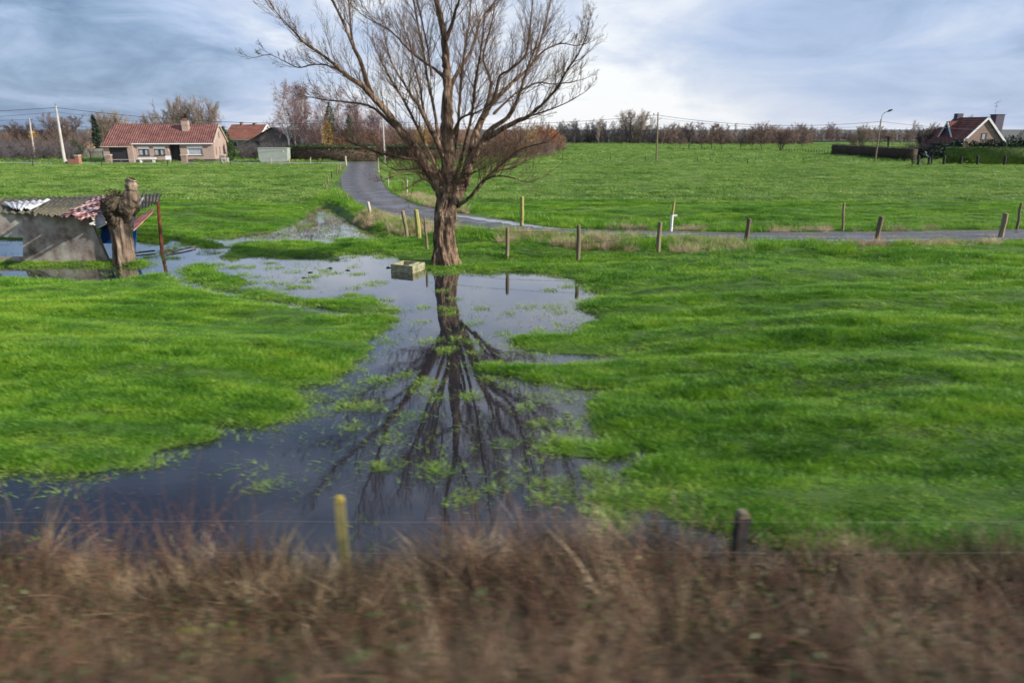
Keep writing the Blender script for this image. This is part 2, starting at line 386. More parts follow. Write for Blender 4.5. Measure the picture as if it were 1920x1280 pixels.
class MB:
    def __init__(s): s.v, s.f = [], []
    def add(s, v, f):
        b = len(s.v); s.v += [tuple(map(float, p)) for p in v]; s.f += [tuple(b + i for i in q) for q in f]; return s
    def box(s, x0, x1, y0, y1, z0, z1):
        return s.add([(x0, y0, z0), (x1, y0, z0), (x1, y1, z0), (x0, y1, z0), (x0, y0, z1), (x1, y0, z1), (x1, y1, z1), (x0, y1, z1)],
                     [(0, 3, 2, 1), (4, 5, 6, 7), (0, 1, 5, 4), (1, 2, 6, 5), (2, 3, 7, 6), (3, 0, 4, 7)])
    def slab(s, q, th):
        """a four cornered plate with thickness th below the corners"""
        q = [np.array(p, float) for p in q]
        n = np.cross(q[1] - q[0], q[3] - q[0]); n /= np.linalg.norm(n)
        return s.add(q + [p - n * th for p in q], [(0, 1, 2, 3), (7, 6, 5, 4), (0, 4, 5, 1), (1, 5, 6, 2), (2, 6, 7, 3), (3, 7, 4, 0)])
    def prism(s, poly, d):
        """polygon extruded by vector d"""
        n = len(poly); d = np.array(d, float)
        a = [np.array(p, float) for p in poly]
        return s.add(a + [p + d for p in a], [tuple(range(n))[::-1], tuple(range(n, 2 * n))] + [(i, (i + 1) % n, n + (i + 1) % n, n + i) for i in range(n)])
    def tube(s, pts, rad, k=8, cap=True):
        pts = [np.array(p, float) for p in pts]
        n = len(pts); rad = [rad] * n if np.isscalar(rad) else rad
        v = []; prev = None
        for i, p in enumerate(pts):
            t = pts[min(i + 1, n - 1)] - pts[max(i - 1, 0)]; t /= np.linalg.norm(t) + 1e-9
            if prev is None:
                r = np.array([1, 0, 0]) if abs(t[0]) < 0.8 else np.array([0, 1, 0])
            else: r = prev
            a = r - t * np.dot(r, t); a /= np.linalg.norm(a); b = np.cross(t, a); prev = a
            for j in range(k):
                an = 2 * math.pi * j / k
                v.append(p + rad[i] * (a * math.cos(an) + b * math.sin(an)))
        f = [(i * k + j, i * k + (j + 1) % k, (i + 1) * k + (j + 1) % k, (i + 1) * k + j) for i in range(n - 1) for j in range(k)]
        if cap: f += [tuple(range(k))[::-1], tuple((n - 1) * k + j for j in range(k))]
        return s.add(v, f)
    def build(s, name, material, parent=None, smooth=False):
        return link_mesh(name, s.v, s.f, material, parent, smooth)
def empty(name, loc=(0, 0, 0), rz=0.0, label=None, cat=None, group=None):
    o = bpy.data.objects.new(name, None)
    COL.objects.link(o)
    o.location = [float(c) for c in loc]; o.rotation_euler = (0, 0, rz)
    o.empty_display_size = 0.1
    return tag(o, label, cat, group)
def dup(root, loc, rz=0.0, sc=(1, 1, 1), label=None, group=None):
    r = root.copy(); COL.objects.link(r)
    r.location = [float(c) for c in loc]; r.rotation_euler = (0, 0, rz); r.scale = sc
    if label: r['label'] = label
    if group: r['group'] = group
    for ch in list(root.children):
        c = ch.copy(); COL.objects.link(c); c.parent = r
        for g in ch.children:
            d = g.copy(); COL.objects.link(d); d.parent = c
    return r
ORD = ['first', 'second', 'third', 'fourth', 'fifth', 'sixth', 'seventh', 'eighth', 'ninth', 'tenth', 'eleventh', 'twelfth', 'thirteenth', 'fourteenth',
       'fifteenth', 'sixteenth', 'seventeenth', 'eighteenth', 'nineteenth', 'twentieth', 'twenty-first', 'twenty-second', 'twenty-third', 'twenty-fourth',
       'twenty-fifth', 'twenty-sixth', 'twenty-seventh', 'twenty-eighth', 'twenty-ninth', 'thirtieth', 'thirty-first', 'thirty-second', 'thirty-third', 'thirty-fourth']

# ------------------------------------------------------------------ ground plan
LANE_N = [(650, 304), (641, 322), (639, 342), (648, 365), (677, 386), (720, 402), (800, 417), (890, 428), (960, 434), (1080, 441), (1240, 447), (1420, 453), (1650, 456), (1920, 449), (2300, 438)]
LANE_F = [(712, 304), (711, 322), (718, 345), (741, 364), (780, 382), (815, 391), (863, 401), (948, 413), (1000, 422), (1070, 429), (1238, 433), (1410, 436), (1640, 435), (1920, 431), (2300, 424)]
LZ = 0.42
ln = np.array([P(a, b, LZ) for a, b in LANE_N]); lf = np.array([P(a, b, LZ) for a, b in LANE_F])
def catmull(p, k=8):
    p = np.vstack([2 * p[0] - p[1], p, 2 * p[-1] - p[-2]])
    o = []
    for i in range(1, len(p) - 2):
        for t in np.linspace(0, 1, k, endpoint=False):
            a, b, c, d = p[i - 1], p[i], p[i + 1], p[i + 2]
            o.append(0.5 * (2 * b + (c - a) * t + (2 * a - 5 * b + 4 * c - d) * t ** 2 + (3 * b - a - 3 * c + d) * t ** 3))
    o.append(p[-2]); return np.array(o)
ln_s, lf_s = catmull(ln), catmull(lf)
lane_c = (ln_s + lf_s) / 2
lane_w = np.linalg.norm(ln_s - lf_s, axis=1) / 2
def lane_dist(x, y):
    """distance to the lane's edge (negative on the lane)"""
    x, y = np.asarray(x, float), np.asarray(y, float)
    best = np.full(x.shape, 1e9)
    for i in range(len(lane_c)):
        best = np.minimum(best, np.hypot(x - lane_c[i, 0], y - lane_c[i, 1]) - min(lane_w[i], 3.4))
    return best
WATER = [(-260, 440), (60, 449), (200, 451), (250, 451), (275, 455), (300, 457), (318, 455), (313, 447), (330, 449), (345, 455), (372, 462), (425, 465), (405, 457), (382, 450), (386, 444),
         (405, 447), (430, 448), (450, 441), (478, 438), (505, 435), (525, 428), (556, 420), (572, 405), (590, 392), (612, 387), (632, 394), (648, 403), (664, 414), (684, 426), (702, 433), (720, 449),
         (728, 462), (735, 476), (745, 486), (768, 491), (792, 495), (803, 505), (822, 512), (842, 512), (862, 508), (892, 510), (930, 512), (962, 507), (992, 511), (1020, 511), (1042, 516), (1080, 521), (1092, 531),
         (1108, 548), (1124, 555), (1110, 560), (1086, 566), (1078, 580), (1108, 590), (1120, 600), (1086, 618), (1072, 630), (1005, 633), (968, 640), (985, 655), (1040, 665), (1110, 671), (1160, 671), (1140, 679),
         (1080, 683), (1000, 690), (905, 687), (890, 694), (920, 701), (960, 705), (1000, 712), (1060, 719), (1100, 729), (1165, 730), (1130, 737), (1092, 746), (1096, 762), (1102, 778), (1106, 800), (1114, 814),
         (1132, 832), (1100, 828), (1060, 825), (1012, 832), (1000, 838), (1060, 847), (1092, 860), (1135, 863), (1200, 853), (1172, 867), (1152, 885), (1162, 900), (1232, 916), (1200, 926), (1150, 922), (1112, 936),
         (1135, 950), (1185, 958), (1255, 960), (1320, 978), (1420, 1010), (1500, 1060), (1500, 1200), (-400, 1200), (-420, 905),
         (-200, 893), (0, 889), (100, 892), (200, 883), (250, 873), (275, 860), (312, 840), (395, 826), (415, 815), (378, 804), (342, 804), (420, 800), (480, 796), (522, 790), (550, 771), (559, 737), (548, 727),
         (600, 718), (612, 711), (660, 685), (655, 679), (680, 671), (700, 650), (690, 640), (705, 622), (715, 612), (690, 609), (640, 613), (642, 608), (700, 605), (735, 600), (720, 595), (650, 595), (600, 590), (560, 583),
         (520, 577), (475, 571), (462, 568), (430, 558), (380, 548), (345, 537), (325, 522), (306, 513), (290, 517), (250, 523), (215, 530), (150, 529), (100, 526), (0, 523), (-260, 520)]
ISLES = [[(440, 458), (480, 455), (520, 457), (560, 452), (600, 459), (618, 462), (630, 452), (650, 447), (672, 452), (700, 452), (720, 450), (750, 480), (735, 481), (720, 476), (700, 473), (690, 473), (645, 474), (625, 479), (600, 482),
          (575, 484), (520, 483), (480, 480), (450, 481), (430, 485), (420, 480), (440, 472), (432, 466)],
         [(350, 501), (375, 496), (400, 500), (405, 505), (392, 510), (420, 515), (440, 522), (470, 530), (442, 536), (480, 545), (510, 548), (560, 563), (600, 566), (650, 565), (690, 562), (705, 570), (722, 580), (742, 583),
          (700, 583), (680, 586), (650, 584), (620, 579), (580, 572), (530, 565), (480, 560), (462, 557), (420, 546), (382, 535), (352, 525), (343, 512)],
         [(-260, 487), (0, 490), (120, 489), (210, 490), (240, 488), (262, 487), (279, 492), (276, 498), (262, 501), (240, 499), (205, 500), (100, 501), (0, 501), (-260, 499)]]
TUFTS = [(335, 460, 14, 4), (303, 474, 20, 9), (325, 484, 16, 3), (395, 475, 16, 3), (432, 486, 10, 2), (456, 476, 30, 9), (455, 466, 24, 5), (440, 501, 14, 4), (470, 501, 9, 3), (455, 514, 12, 3), (475, 520, 8, 2), (462, 531, 16, 4),
         (508, 493, 9, 2.5), (608, 507, 7, 3), (508, 528, 10, 3), (528, 533, 14, 3), (560, 539, 36, 3), (665, 555, 35, 4), (722, 562, 15, 3), (790, 577, 12, 3.5), (788, 604, 18, 3), (840, 580, 20, 4), (845, 588, 22, 3), (902, 577, 12, 3),
         (952, 587, 8, 3), (985, 575, 10, 3), (1035, 574, 14, 4), (1050, 583, 16, 5), (1015, 619, 10, 3), (1046, 607, 10, 3), (1064, 618, 12, 3), (945, 626, 16, 3), (835, 656, 17, 7), (890, 660, 14, 6), (856, 637, 17, 5), (888, 641, 12, 4),
         (802, 640, 22, 4), (728, 640, 10, 3), (745, 709, 40, 6), (702, 712, 26, 6), (790, 716, 14, 4), (815, 744, 14, 6), (885, 743, 14, 5), (920, 712, 15, 5), (962, 725, 15, 5), (940, 835, 13, 5), (975, 766, 14, 5), (1002, 745, 18, 5),
         (1052, 740, 18, 5), (600, 747, 18, 6), (642, 753, 20, 4), (706, 755, 16, 5), (770, 780, 16, 3), (561, 785, 18, 6), (510, 788, 15, 4), (500, 913, 20, 7), (300, 868, 32, 14), (827, 882, 15, 6), (872, 945, 22, 9), (930, 913, 13, 7), (1040, 902, 14, 7),
         (1165, 975, 25, 10), (1130, 990, 22, 9), (890, 606, 10, 2), (1030, 545, 16, 3), (1062, 537, 14, 3), (830, 545, 10, 2), (855, 560, 10, 2)]
def sdf(poly, x, y):
    """signed distance, negative inside"""
    d = np.full(x.shape, 1e9); ins = np.zeros(x.shape, bool)
    n = len(poly)
    for i in range(n):
        ax, ay = poly[i]; bx, by = poly[(i + 1) % n]
        ex, ey = bx - ax, by - ay
        t = np.clip(((x - ax) * ex + (y - ay) * ey) / (ex * ex + ey * ey + 1e-12), 0, 1)
        d = np.minimum(d, np.hypot(x - ax - t * ex, y - ay - t * ey))
        if ay != by:
            c = ((ay > y) != (by > y)) & (x < ex * (y - ay) / (by - ay) + ax)
            ins ^= c
    return np.where(ins, -d, d)
POOL = [tuple(P(a, b)[:2]) for a, b in WATER]
ISLE_W = [[tuple(P(a, b)[:2]) for a, b in q] for q in ISLES]
def land(x, y):
    """distance to the flood's edge: positive on land, negative in water"""
    x, y = np.asarray(x, float), np.asarray(y, float)
    s = np.full(x.shape, 30.0)
    k = (x > -70) & (x < 30) & (y > 2) & (y < 75)
    if k.any():
        xs, ys = x[k], y[k]
        o = sdf(POOL, xs, ys)
        for q in ISLE_W: o = np.maximum(o, -sdf(q, xs, ys))
        o = o + (0.16 * fbm(xs * 1.1, ys * 1.8, 3) + 0.24 * fbm(xs * 0.9 + 31, ys * 3.6 + 7, 3)) * np.where((xs < -9) & (ys > 21), 0.3, 1.0) - 0.10 * ((xs < -9) & (ys > 21))
        s[k] = o - 0.12 * sstep(0.5, 2.0, xs) * (ys > 9)
    return s
FIELD_Z = 0.40
def height(x, y, s=None, ld=None):
    x, y = np.asarray(x, float), np.asarray(y, float)
    if s is None: s = land(x, y)
    if ld is None: ld = lane_dist(x, y)
    h = np.where(s > 0, 0.015 + 0.10 * (1 - np.exp(-np.maximum(s, 0) / 0.3)) + 0.285 * sstep(0, 7.0, s), np.maximum(-0.4, s * 0.55))
    bumps = fbm(x * 0.16, y * 0.75, 4) * 0.24 + fbm(x * 0.5, y * 2.0, 3) * 0.16
    far = np.exp(-np.maximum(np.hypot(x, y) - 60, 0) / 60.0)
    h = h + bumps * sstep(0.0, 1.5, s) * (0.35 + 0.65 * far)
    w = 1 - sstep(0.2, 2.6, ld)
    h = h * (1 - w) + FIELD_Z * w
    w2 = 1 - sstep(2.6, 4.5, np.abs(y - 99.8))
    h = h * (1 - w2) + FIELD_Z * w2
    t = np.clip(7.0 - y, 0, 5.2)
    emb = 0.10 * t + 0.075 * t * t - 0.15
    emb = emb + fbm(x * 0.8, y * 0.8, 3) * 0.12 * sstep(0, 1.5, t)
    k = y < 7.0
    return np.where(k, np.maximum(h * sstep(6.0, 7.0, y), emb), h)

# ground: one sheet, fine near the pool and coarse out to the horizon
def axis(lo, hi, step, far, g=1.13):
    a = list(np.arange(lo, hi, step)); s = step; p = a[-1]
    while p < far: s *= g; p += s; a.append(p)
    return a
ys = np.array([-300, -120, -50, -20, -8] + axis(-3, 42, 0.15, 5000, 1.06))
xp = np.array(axis(0.08, 26, 0.16, 5000, 1.08))
xs = np.concatenate([-xp[::-1], xp])
gx, gy = np.meshgrid(xs, ys)
gh = height(gx.ravel(), gy.ravel())
gv = np.stack([gx.ravel(), gy.ravel(), gh], 1)
nx, ny = len(xs), len(ys)
ii = (np.arange(ny - 1)[:, None] * nx + np.arange(nx - 1)[None, :]).ravel()
gq = np.stack([ii, ii + 1, ii + nx + 1, ii + nx], 1)
ground = np_obj('ground', M['soil'], gv, gq, smooth=True)
tag(ground, 'flat green pasture running from the embankment to the far tree line', 'ground', kind='structure')

ff = MB(); ff.add([(-5000, 268, 0.75), (5000, 268, 0.75), (5000, 5000, 0.75), (-5000, 5000, 0.75)], [(0, 1, 2, 3)])
tag(ff.build('distant_fields', mat('distant_land', cols=[(0.075, 0.085, 0.075), (0.12, 0.13, 0.10)], scale=0.01, coord='World', rough=1.0)), 'dull grey green distant land behind the far wood', 'fields', kind='structure')

# flood water
wm = bpy.data.materials.new('flood_water'); wm.use_nodes = True
wt = wm.node_tree; wb = wt.nodes['Principled BSDF']
wb.inputs['Base Color'].default_value = (0.020, 0.020, 0.026, 1); wb.inputs['Roughness'].default_value = 0.015
wb.inputs['IOR'].default_value = 1.36
wb.inputs['Coat Weight'].default_value = 0.9; wb.inputs['Coat Roughness'].default_value = 0.02; wb.inputs['Coat IOR'].default_value = 1.33
wg = N(wt, 'ShaderNodeNewGeometry'); wmp = N(wt, 'ShaderNodeMapping'); wmp.inputs['Scale'].default_value = (1.2, 3.2, 1)
wt.links.new(wg.outputs['Position'], wmp.inputs[0])
wn = N(wt, 'ShaderNodeTexNoise'); wn.inputs['Scale'].default_value = 2.2; wn.inputs['Detail'].default_value = 4
wt.links.new(wmp.outputs[0], wn.inputs['Vector'])
wbp = N(wt, 'ShaderNodeBump'); wbp.inputs['Strength'].default_value = 0.07; wbp.inputs['Distance'].default_value = 0.010
wt.links.new(wn.outputs[0], wbp.inputs['Height'])
wt.links.new(wbp.outputs[0], wb.inputs['Normal']); wt.links.new(wbp.outputs[0], wb.inputs['Coat Normal'])
wq = MB(); wq.add([(-75, 4.5, 0), (28, 4.5, 0), (28, 48, 0), (-75, 48, 0)], [(0, 1, 2, 3)])
tag(wq.build('flood_water', wm), 'still dark flood water reflecting the sky and the bare willow', 'water', kind='structure')

# lane and road
am = bpy.data.materials.new('gravel_lane'); am.use_nodes = True
at_ = am.node_tree; ab = at_.nodes['Principled BSDF']
ag = N(at_, 'ShaderNodeNewGeometry')
an = N(at_, 'ShaderNodeTexNoise'); an.inputs['Scale'].default_value = 0.55; an.inputs['Detail'].default_value = 8; an.inputs['Roughness'].default_value = 0.65
at_.links.new(ag.outputs['Position'], an.inputs['Vector'])
an2 = N(at_, 'ShaderNodeTexNoise'); an2.inputs['Scale'].default_value = 7; an2.inputs['Detail'].default_value = 5
at_.links.new(ag.outputs['Position'], an2.inputs['Vector'])
asum = math_n(at_, 'ADD', math_n(at_, 'MULTIPLY', an.outputs[0], 0.40), math_n(at_, 'MULTIPLY', an2.outputs[0], 0.60))
ar = ramp(at_, [(0.36, (0.045, 0.042, 0.044)), (0.5, (0.105, 0.097, 0.098)), (0.64, (0.24, 0.215, 0.20))])
aa = N(at_, 'ShaderNodeAttribute'); aa.attribute_name = 'across'
trk = ramp(at_, [(0.0, (0.75,) * 3), (0.14, (0.5,) * 3), (0.27, (0.12,) * 3), (0.40, (0.55,) * 3), (0.5, (0.85,) * 3), (0.60, (0.55,) * 3), (0.73, (0.12,) * 3), (0.87, (0.5,) * 3), (1.0, (0.75,) * 3)], 'B_SPLINE')
at_.links.new(aa.outputs['Fac'], trk.inputs[0])
asum = math_n(at_, 'ADD', math_n(at_, 'MULTIPLY', asum, 0.85), math_n(at_, 'MULTIPLY', trk.outputs[0], 0.13))
at_.links.new(asum, ar.inputs[0]); at_.links.new(ar.outputs[0], ab.inputs['Base Color'])
arr = ramp(at_, [(0.4, (0.35, 0.35, 0.35)), (0.55, (0.85, 0.85, 0.85))])
at_.links.new(an.outputs[0], arr.inputs[0]); at_.links.new(arr.outputs[0], ab.inputs['Roughness'])
abp = N(at_, 'ShaderNodeBump'); abp.inputs['Distance'].default_value = 0.012; abp.inputs['Strength'].default_value = 0.7
at_.links.new(asum, abp.inputs['Height']); at_.links.new(abp.outputs[0], ab.inputs['Normal'])
lv, lq = [], []
K = 17
for i in range(len(ln_s)):
    for j in range(K):
        t = j / (K - 1)
        p = ln_s[i] * (1 - t) + lf_s[i] * t
        z = 0.425 + 0.035 * math.sin(math.pi * t) - 0.012 * math.exp(-((t - 0.25) / 0.07) ** 2) - 0.012 * math.exp(-((t - 0.75) / 0.07) ** 2)
        lv.append((p[0], p[1], z))
for i in range(len(ln_s) - 1):
    for j in range(K - 1):
        lq.append((i * K + j, i * K + j + 1, (i + 1) * K + j + 1, (i + 1) * K + j))
lo = np_obj('lane', am, np.array(lv), np.array(lq), smooth=True)
la = lo.data.attributes.new('across', 'FLOAT', 'POINT'); la.data.foreach_set('value', np.tile(np.arange(K) / (K - 1), len(ln_s)).astype(np.float32))
tag(lo, 'wet grey gravel lane curving past the willow', 'lane', kind='structure')
rx = np.linspace(-160, float(ln_s[0][0]) + 4.5, 40)
rv = np.array([(x, y, 0.432 if 0 < j < 2 else 0.42) for x in rx for j, y in enumerate((97.2, 99.8, 102.4))])
rq = np.array([(i * 3 + j, (i + 1) * 3 + j, (i + 1) * 3 + j + 1, i * 3 + j + 1) for i in range(len(rx) - 1) for j in range(2)])
rm = mat('pale_road', cols=[(0.20, 0.18, 0.17), (0.32, 0.29, 0.27)], scale=0.8, coord='World', rough=0.7)
tag(np_obj('road', rm, rv, rq), 'narrow pale road crossing behind the meadows in front of the bungalow', 'road', kind='structure')
px_r = np.linspace(24, 72, 30)
pv = np.array([(x, 100.2 + 0.5 * math.sin(x * 0.13) + s_ * 0.5, 0.445) for x in px_r for s_ in (-1, 1)])
pq = np.array([(2 * i, 2 * i + 2, 2 * i + 3, 2 * i + 1) for i in range(len(px_r) - 1)])
tag(np_obj('path', mat('worn_path', cols=[(0.20, 0.22, 0.10), (0.33, 0.32, 0.19)], scale=0.7, coord='World', rough=0.9), pv, pq), 'faint pale worn path across the middle of the right meadow', 'path', kind='structure')
pm_ = bpy.data.materials.new('puddle_water'); pm_.use_nodes = True
pb = pm_.node_tree.nodes['Principled BSDF']; pb.inputs['Base Color'].default_value = (0.05, 0.047, 0.05, 1); pb.inputs['Roughness'].default_value = 0.03
pb.inputs['Coat Weight'].default_value = 0.3; pb.inputs['Coat Roughness'].default_value = 0.03
def strip(edge_a, edge_b, t0, t1, i0, i1, wob, name, label):
    v = []; q = []
    idx = list(range(i0, i1))
    for n_, i in enumerate(idx):
        f = math.sin(math.pi * (n_ + 0.3) / (len(idx) - 0.4)) ** 0.4
        tm = (t0 + t1) / 2 + wob * math.sin(i * 0.9); hw = (t1 - t0) / 2 * f * (1 + 0.4 * math.sin(i * 2.3))
        for s_ in (-1, 1):
            t = tm + s_ * hw
            p = edge_a[i] * (1 - t) + edge_b[i] * t
            v.append((p[0], p[1], 0.466))
    for n_ in range(len(idx) - 1): q.append((2 * n_, 2 * n_ + 1, 2 * n_ + 3, 2 * n_ + 2))
    tag(np_obj(name, pm_, np.array(v), np.array(q)), label, 'puddle', kind='structure')
strip(ln_s, lf_s, 0.62, 0.86, 47, 78, 0.02, 'puddle', 'long bright puddle along the far side of the lane right of the willow')
strip(ln_s, lf_s, 0.06, 0.22, 78, 100, 0.02, 'puddle', 'bright puddle along the near side of the lane between the right hand posts')

# ------------------------------------------------------------------ scattered ground cover (nobody could count it)
def blades(n, rad, hmin, hmax, wid, lean, seed, segs=3, droop=0.5):
    r = np.random.default_rng(seed)
    a = r.random(n) * 2 * np.pi; d = rad * np.sqrt(r.random(n))
    bx, by = d * np.cos(a), d * np.sin(a)
    hh = hmin + (hmax - hmin) * r.random(n) * (1 - 0.35 * d / rad)
    th = a + r.normal(0, 0.9, n)
    lx, ly = np.cos(th), np.sin(th)
    ln_ = lean * (0.3 + r.random(n))
    wa = r.random(n) * np.pi * 2
    wx, wy = np.cos(wa) * wid / 2, np.sin(wa) * wid / 2
    V = []; Q = []; T = []
    for k in range(segs + 1):
        t = k / segs
        off = hh * ln_ * t ** 1.8
        z = hh * (t - droop * ln_ * t ** 2.2 * 0.5)
        c = np.stack([bx + lx * off, by + ly * off, z], 1)
        w = (1 - t) ** 0.6 if k < segs else 0.0
        V.append(np.stack([c - np.stack([wx * w, wy * w, 0 * wx], 1), c + np.stack([wx * w, wy * w, 0 * wx], 1)], 1))
    V = np.stack(V, 1)                     # n, segs+1, 2, 3
    m = (segs + 1) * 2
    base = np.arange(n)[:, None] * m
    for k in range(segs - 1):
        Q.append(np.stack([base[:, 0] + 2 * k, base[:, 0] + 2 * k + 1, base[:, 0] + 2 * k + 3, base[:, 0] + 2 * k + 2], 1))
    k = segs - 1
    T = np.stack([base[:, 0] + 2 * k, base[:, 0] + 2 * k + 1, base[:, 0] + 2 * k + 2], 1)
    return V.reshape(-1, 3), np.concatenate(Q), T
def proto(name, parts, mats):
    """an unlinked mesh used only as the shape of one tuft"""
    V, Q, T, MI, MT = [], [], [], [], []
    b = 0
    for (v, q, t), mi in parts:
        V.append(v); Q.append(q + b); T.append(t + b); MI.append(np.full(len(q), mi)); MT.append(np.full(len(t), mi)); b += len(v)
    me = np_mesh(name, np.concatenate(V), np.concatenate(Q), np.concatenate(T))
    for m in mats: me.materials.append(m)
    mi = np.concatenate(MI + MT).astype(np.int32)
    if len(mi) == len(me.polygons): me.polygons.foreach_set('material_index', mi)
    return bpy.data.objects.new(name, me)
def scatter(name, protos, pts, rot, scl, idx):
    n = len(pts)
    me = bpy.data.meshes.new(name); me.vertices.add(n); me.vertices.foreach_set('co', np.asarray(pts, np.float32).ravel())
    for nm, arr, ty, fld in (('rot', rot, 'FLOAT_VECTOR', 'vector'), ('scl', scl, 'FLOAT_VECTOR', 'vector'), ('idx', idx, 'INT', 'value')):
        a = me.attributes.new(nm, ty, 'POINT')
        a.data.foreach_set(fld, np.asarray(arr, np.int32 if ty == 'INT' else np.float32).ravel())
    o = bpy.data.objects.new(name, me); COL.objects.link(o)
    g = bpy.data.node_groups.new(name, 'GeometryNodeTree')
    g.interface.new_socket('Geometry', in_out='INPUT', socket_type='NodeSocketGeometry')
    g.interface.new_socket('Geometry', in_out='OUTPUT', socket_type='NodeSocketGeometry')
    gi, go = g.nodes.new('NodeGroupInput'), g.nodes.new('NodeGroupOutput')
    ip, jg = g.nodes.new('GeometryNodeInstanceOnPoints'), g.nodes.new('GeometryNodeGeometryToInstance')
    for p in protos[::-1]:
        oi = g.nodes.new('GeometryNodeObjectInfo'); oi.inputs['Object'].default_value = p
        g.links.new(oi.outputs['Geometry'], jg.inputs[0])
    def na(nm, ty):
        a = g.nodes.new('GeometryNodeInputNamedAttribute'); a.data_type = ty; a.inputs['Name'].default_value = nm; return a.outputs[0]
    g.links.new(gi.outputs[0], ip.inputs['Points']); g.links.new(jg.outputs[0], ip.inputs['Instance'])
    ip.inputs['Pick Instance'].default_value = True
    g.links.new(na('idx', 'INT'), ip.inputs['Instance Index'])
    er = g.nodes.new('FunctionNodeEulerToRotation')
    g.links.new(na('rot', 'FLOAT_VECTOR'), er.inputs[0]); g.links.new(er.outputs[0], ip.inputs['Rotation'])
    g.links.new(na('scl', 'FLOAT_VECTOR'), ip.inputs['Scale'])
    g.links.new(ip.outputs[0], go.inputs[0])
    md = o.modifiers.new('scatter', 'NODES'); md.node_group = g
    o['kind'] = 'stuff'
    return o
def sample(y0, y1, dens, extra=8.0, slope=0.86):
    xm = slope * y1 + extra
    n = int(2 * xm * (y1 - y0) * dens)
    x = (rng.random(n) * 2 - 1) * xm; y = y0 + rng.random(n) * (y1 - y0)
    k = np.abs(x) < slope * y + extra
    return x[k], y[k]
GP = [proto('grass_tuft', [(blades(80, 0.26, 0.05, 0.17, 0.011, 0.9, 10 + i), 0)], [M['grass']]) for i in range(5)]
GF = [proto('grass_tuft_far', [(blades(70, 0.30, 0.05, 0.14, 0.018, 1.0, 30 + i, segs=2), 0)], [M['grass_far']]) for i in range(4)]
def rots(n, tilt=0.12):
    r = rng.normal(0, tilt, (n, 3)); r[:, 2] = rng.random(n) * 2 * np.pi; return r
def grass_layer(name, y0, y1, dens, sc, hs, protos, label):
    x, y = sample(y0, y1, dens)
    s = land(x, y); ld = lane_dist(x, y)
    k = (s > 0.03 + 0.12 * rng.random(len(x))) & (ld > 0.15 + 0.4 * rng.random(len(x))) & ((np.abs(y - 99.8) > 2.8) | ((x > -18) & (np.abs(y - 100.2) > 0.9)))
    x, y, s, ld = x[k], y[k], s[k], ld[k]
    z = height(x, y, s, ld)
    cl = 0.80 + 1.3 * np.clip(fbm(x * 0.3, y * 1.3, 4), -0.45, 0.6) + 0.25 * fbm(x * 1.6, y * 2.6, 2)
    cl = np.clip(cl, 0.22, 1.9)
    n = len(x)
    scl = np.stack([sc * (0.8 + 0.4 * rng.random(n))] * 2 + [hs * cl * (0.8 + 0.4 * rng.random(n))], 1)
    o = scatter(name, protos, np.stack([x, y, z - 0.015], 1), rots(n), scl, rng.integers(0, len(protos), n))
    return tag(o, label, 'grass')
grass_layer('near_grass', 6.3, 21, 75, 0.85, 0.80, GP, 'long tufted green grass of the near flooded pasture')
grass_layer('middle_grass', 21, 46, 28, 1.2, 0.85, GP, 'green pasture grass around the willow, the shed and the lane')
grass_layer('meadow_grass', 46, 96, 6.5, 2.2, 1.25, GF, 'short green grass of the meadows beyond the lane')
grass_layer('far_meadow_grass', 96, 235, 1.1, 5.0, 2.2, GF, 'bright green grass of the distant meadow before the tree line')

# pale tufts and loose blades standing in the water
WP = [proto('wet_tuft', [(blades(46, 0.22, 0.05, 0.17, 0.013, 1.2, 50 + i), 0)], [M['wgrass']]) for i in range(3)]
WS = [proto('loose_blades', [(blades(9, 0.35, 0.04, 0.12, 0.012, 2.0, 60 + i), 0)], [M['wgrass']]) for i in range(3)]
rt = np.random.default_rng(77)
XT = [(rt.uniform(640, 1120), rt.uniform(590, 960), rt.uniform(9, 30), rt.uniform(2.5, 5)) for _ in range(14)] + [(rt.uniform(330, 720), rt.uniform(455, 560), rt.uniform(7, 22), rt.uniform(1.5, 3)) for _ in range(26)]
XT += [(rt.uniform(980, 1180), rt.uniform(560, 960), rt.uniform(20, 50), rt.uniform(3, 6)) for _ in range(16)] + [(rt.uniform(520, 700), rt.uniform(600, 800), rt.uniform(12, 34), rt.uniform(3, 5)) for _ in range(22)]
XT += [(rt.uniform(1100, 1300), rt.uniform(880, 1000), rt.uniform(20, 45), rt.uniform(5, 10)) for _ in range(16)]
px, py, pw = [], [], []
for (a, b, ra, rb) in TUFTS + XT:
    c = P(a, b); e1 = P(a + ra, b); e2 = P(a, b - rb)
    rx_, ry_ = abs(e1[0] - c[0]), abs(e2[1] - c[1])
    rx_ *= 1.15; ry_ *= 1.1
    n = max(5, int(rx_ * ry_ * 3.14 * 34))
    t = rng.random(n) * 2 * np.pi; d = np.sqrt(rng.random(n))
    px.append(c[0] + rx_ * d * np.cos(t)); py.append(c[1] + ry_ * d * np.sin(t)); pw.append(1.25 - 0.75 * d)
px, py, pw = map(np.concatenate, (px, py, pw))
k = land(px, py) < 0.05
px, py, pw = px[k], py[k], pw[k]
n = len(px)
tag(scatter('wet_grass', WP, np.stack([px, py, np.full(n, -0.03)], 1), rots(n), np.stack([0.8 + 0.3 * rng.random(n)] * 2 + [pw * (0.8 + 0.4 * rng.random(n))], 1), rng.integers(0, 3, n)),
    'pale green grass tufts standing out of the flood water', 'grass')
x, y = sample(7.2, 34, 34, 4)
s = land(x, y); w = fbm(x * 0.8 + 3, y * 1.3, 3)
k = (s > -0.45) & (s < 0.16) & (w > -0.10 - 0.3 * s * (s < 0)) & (rng.random(len(x)) < np.where(s < -0.2, 0.5, 1.0)) & (np.abs(x) < 26)
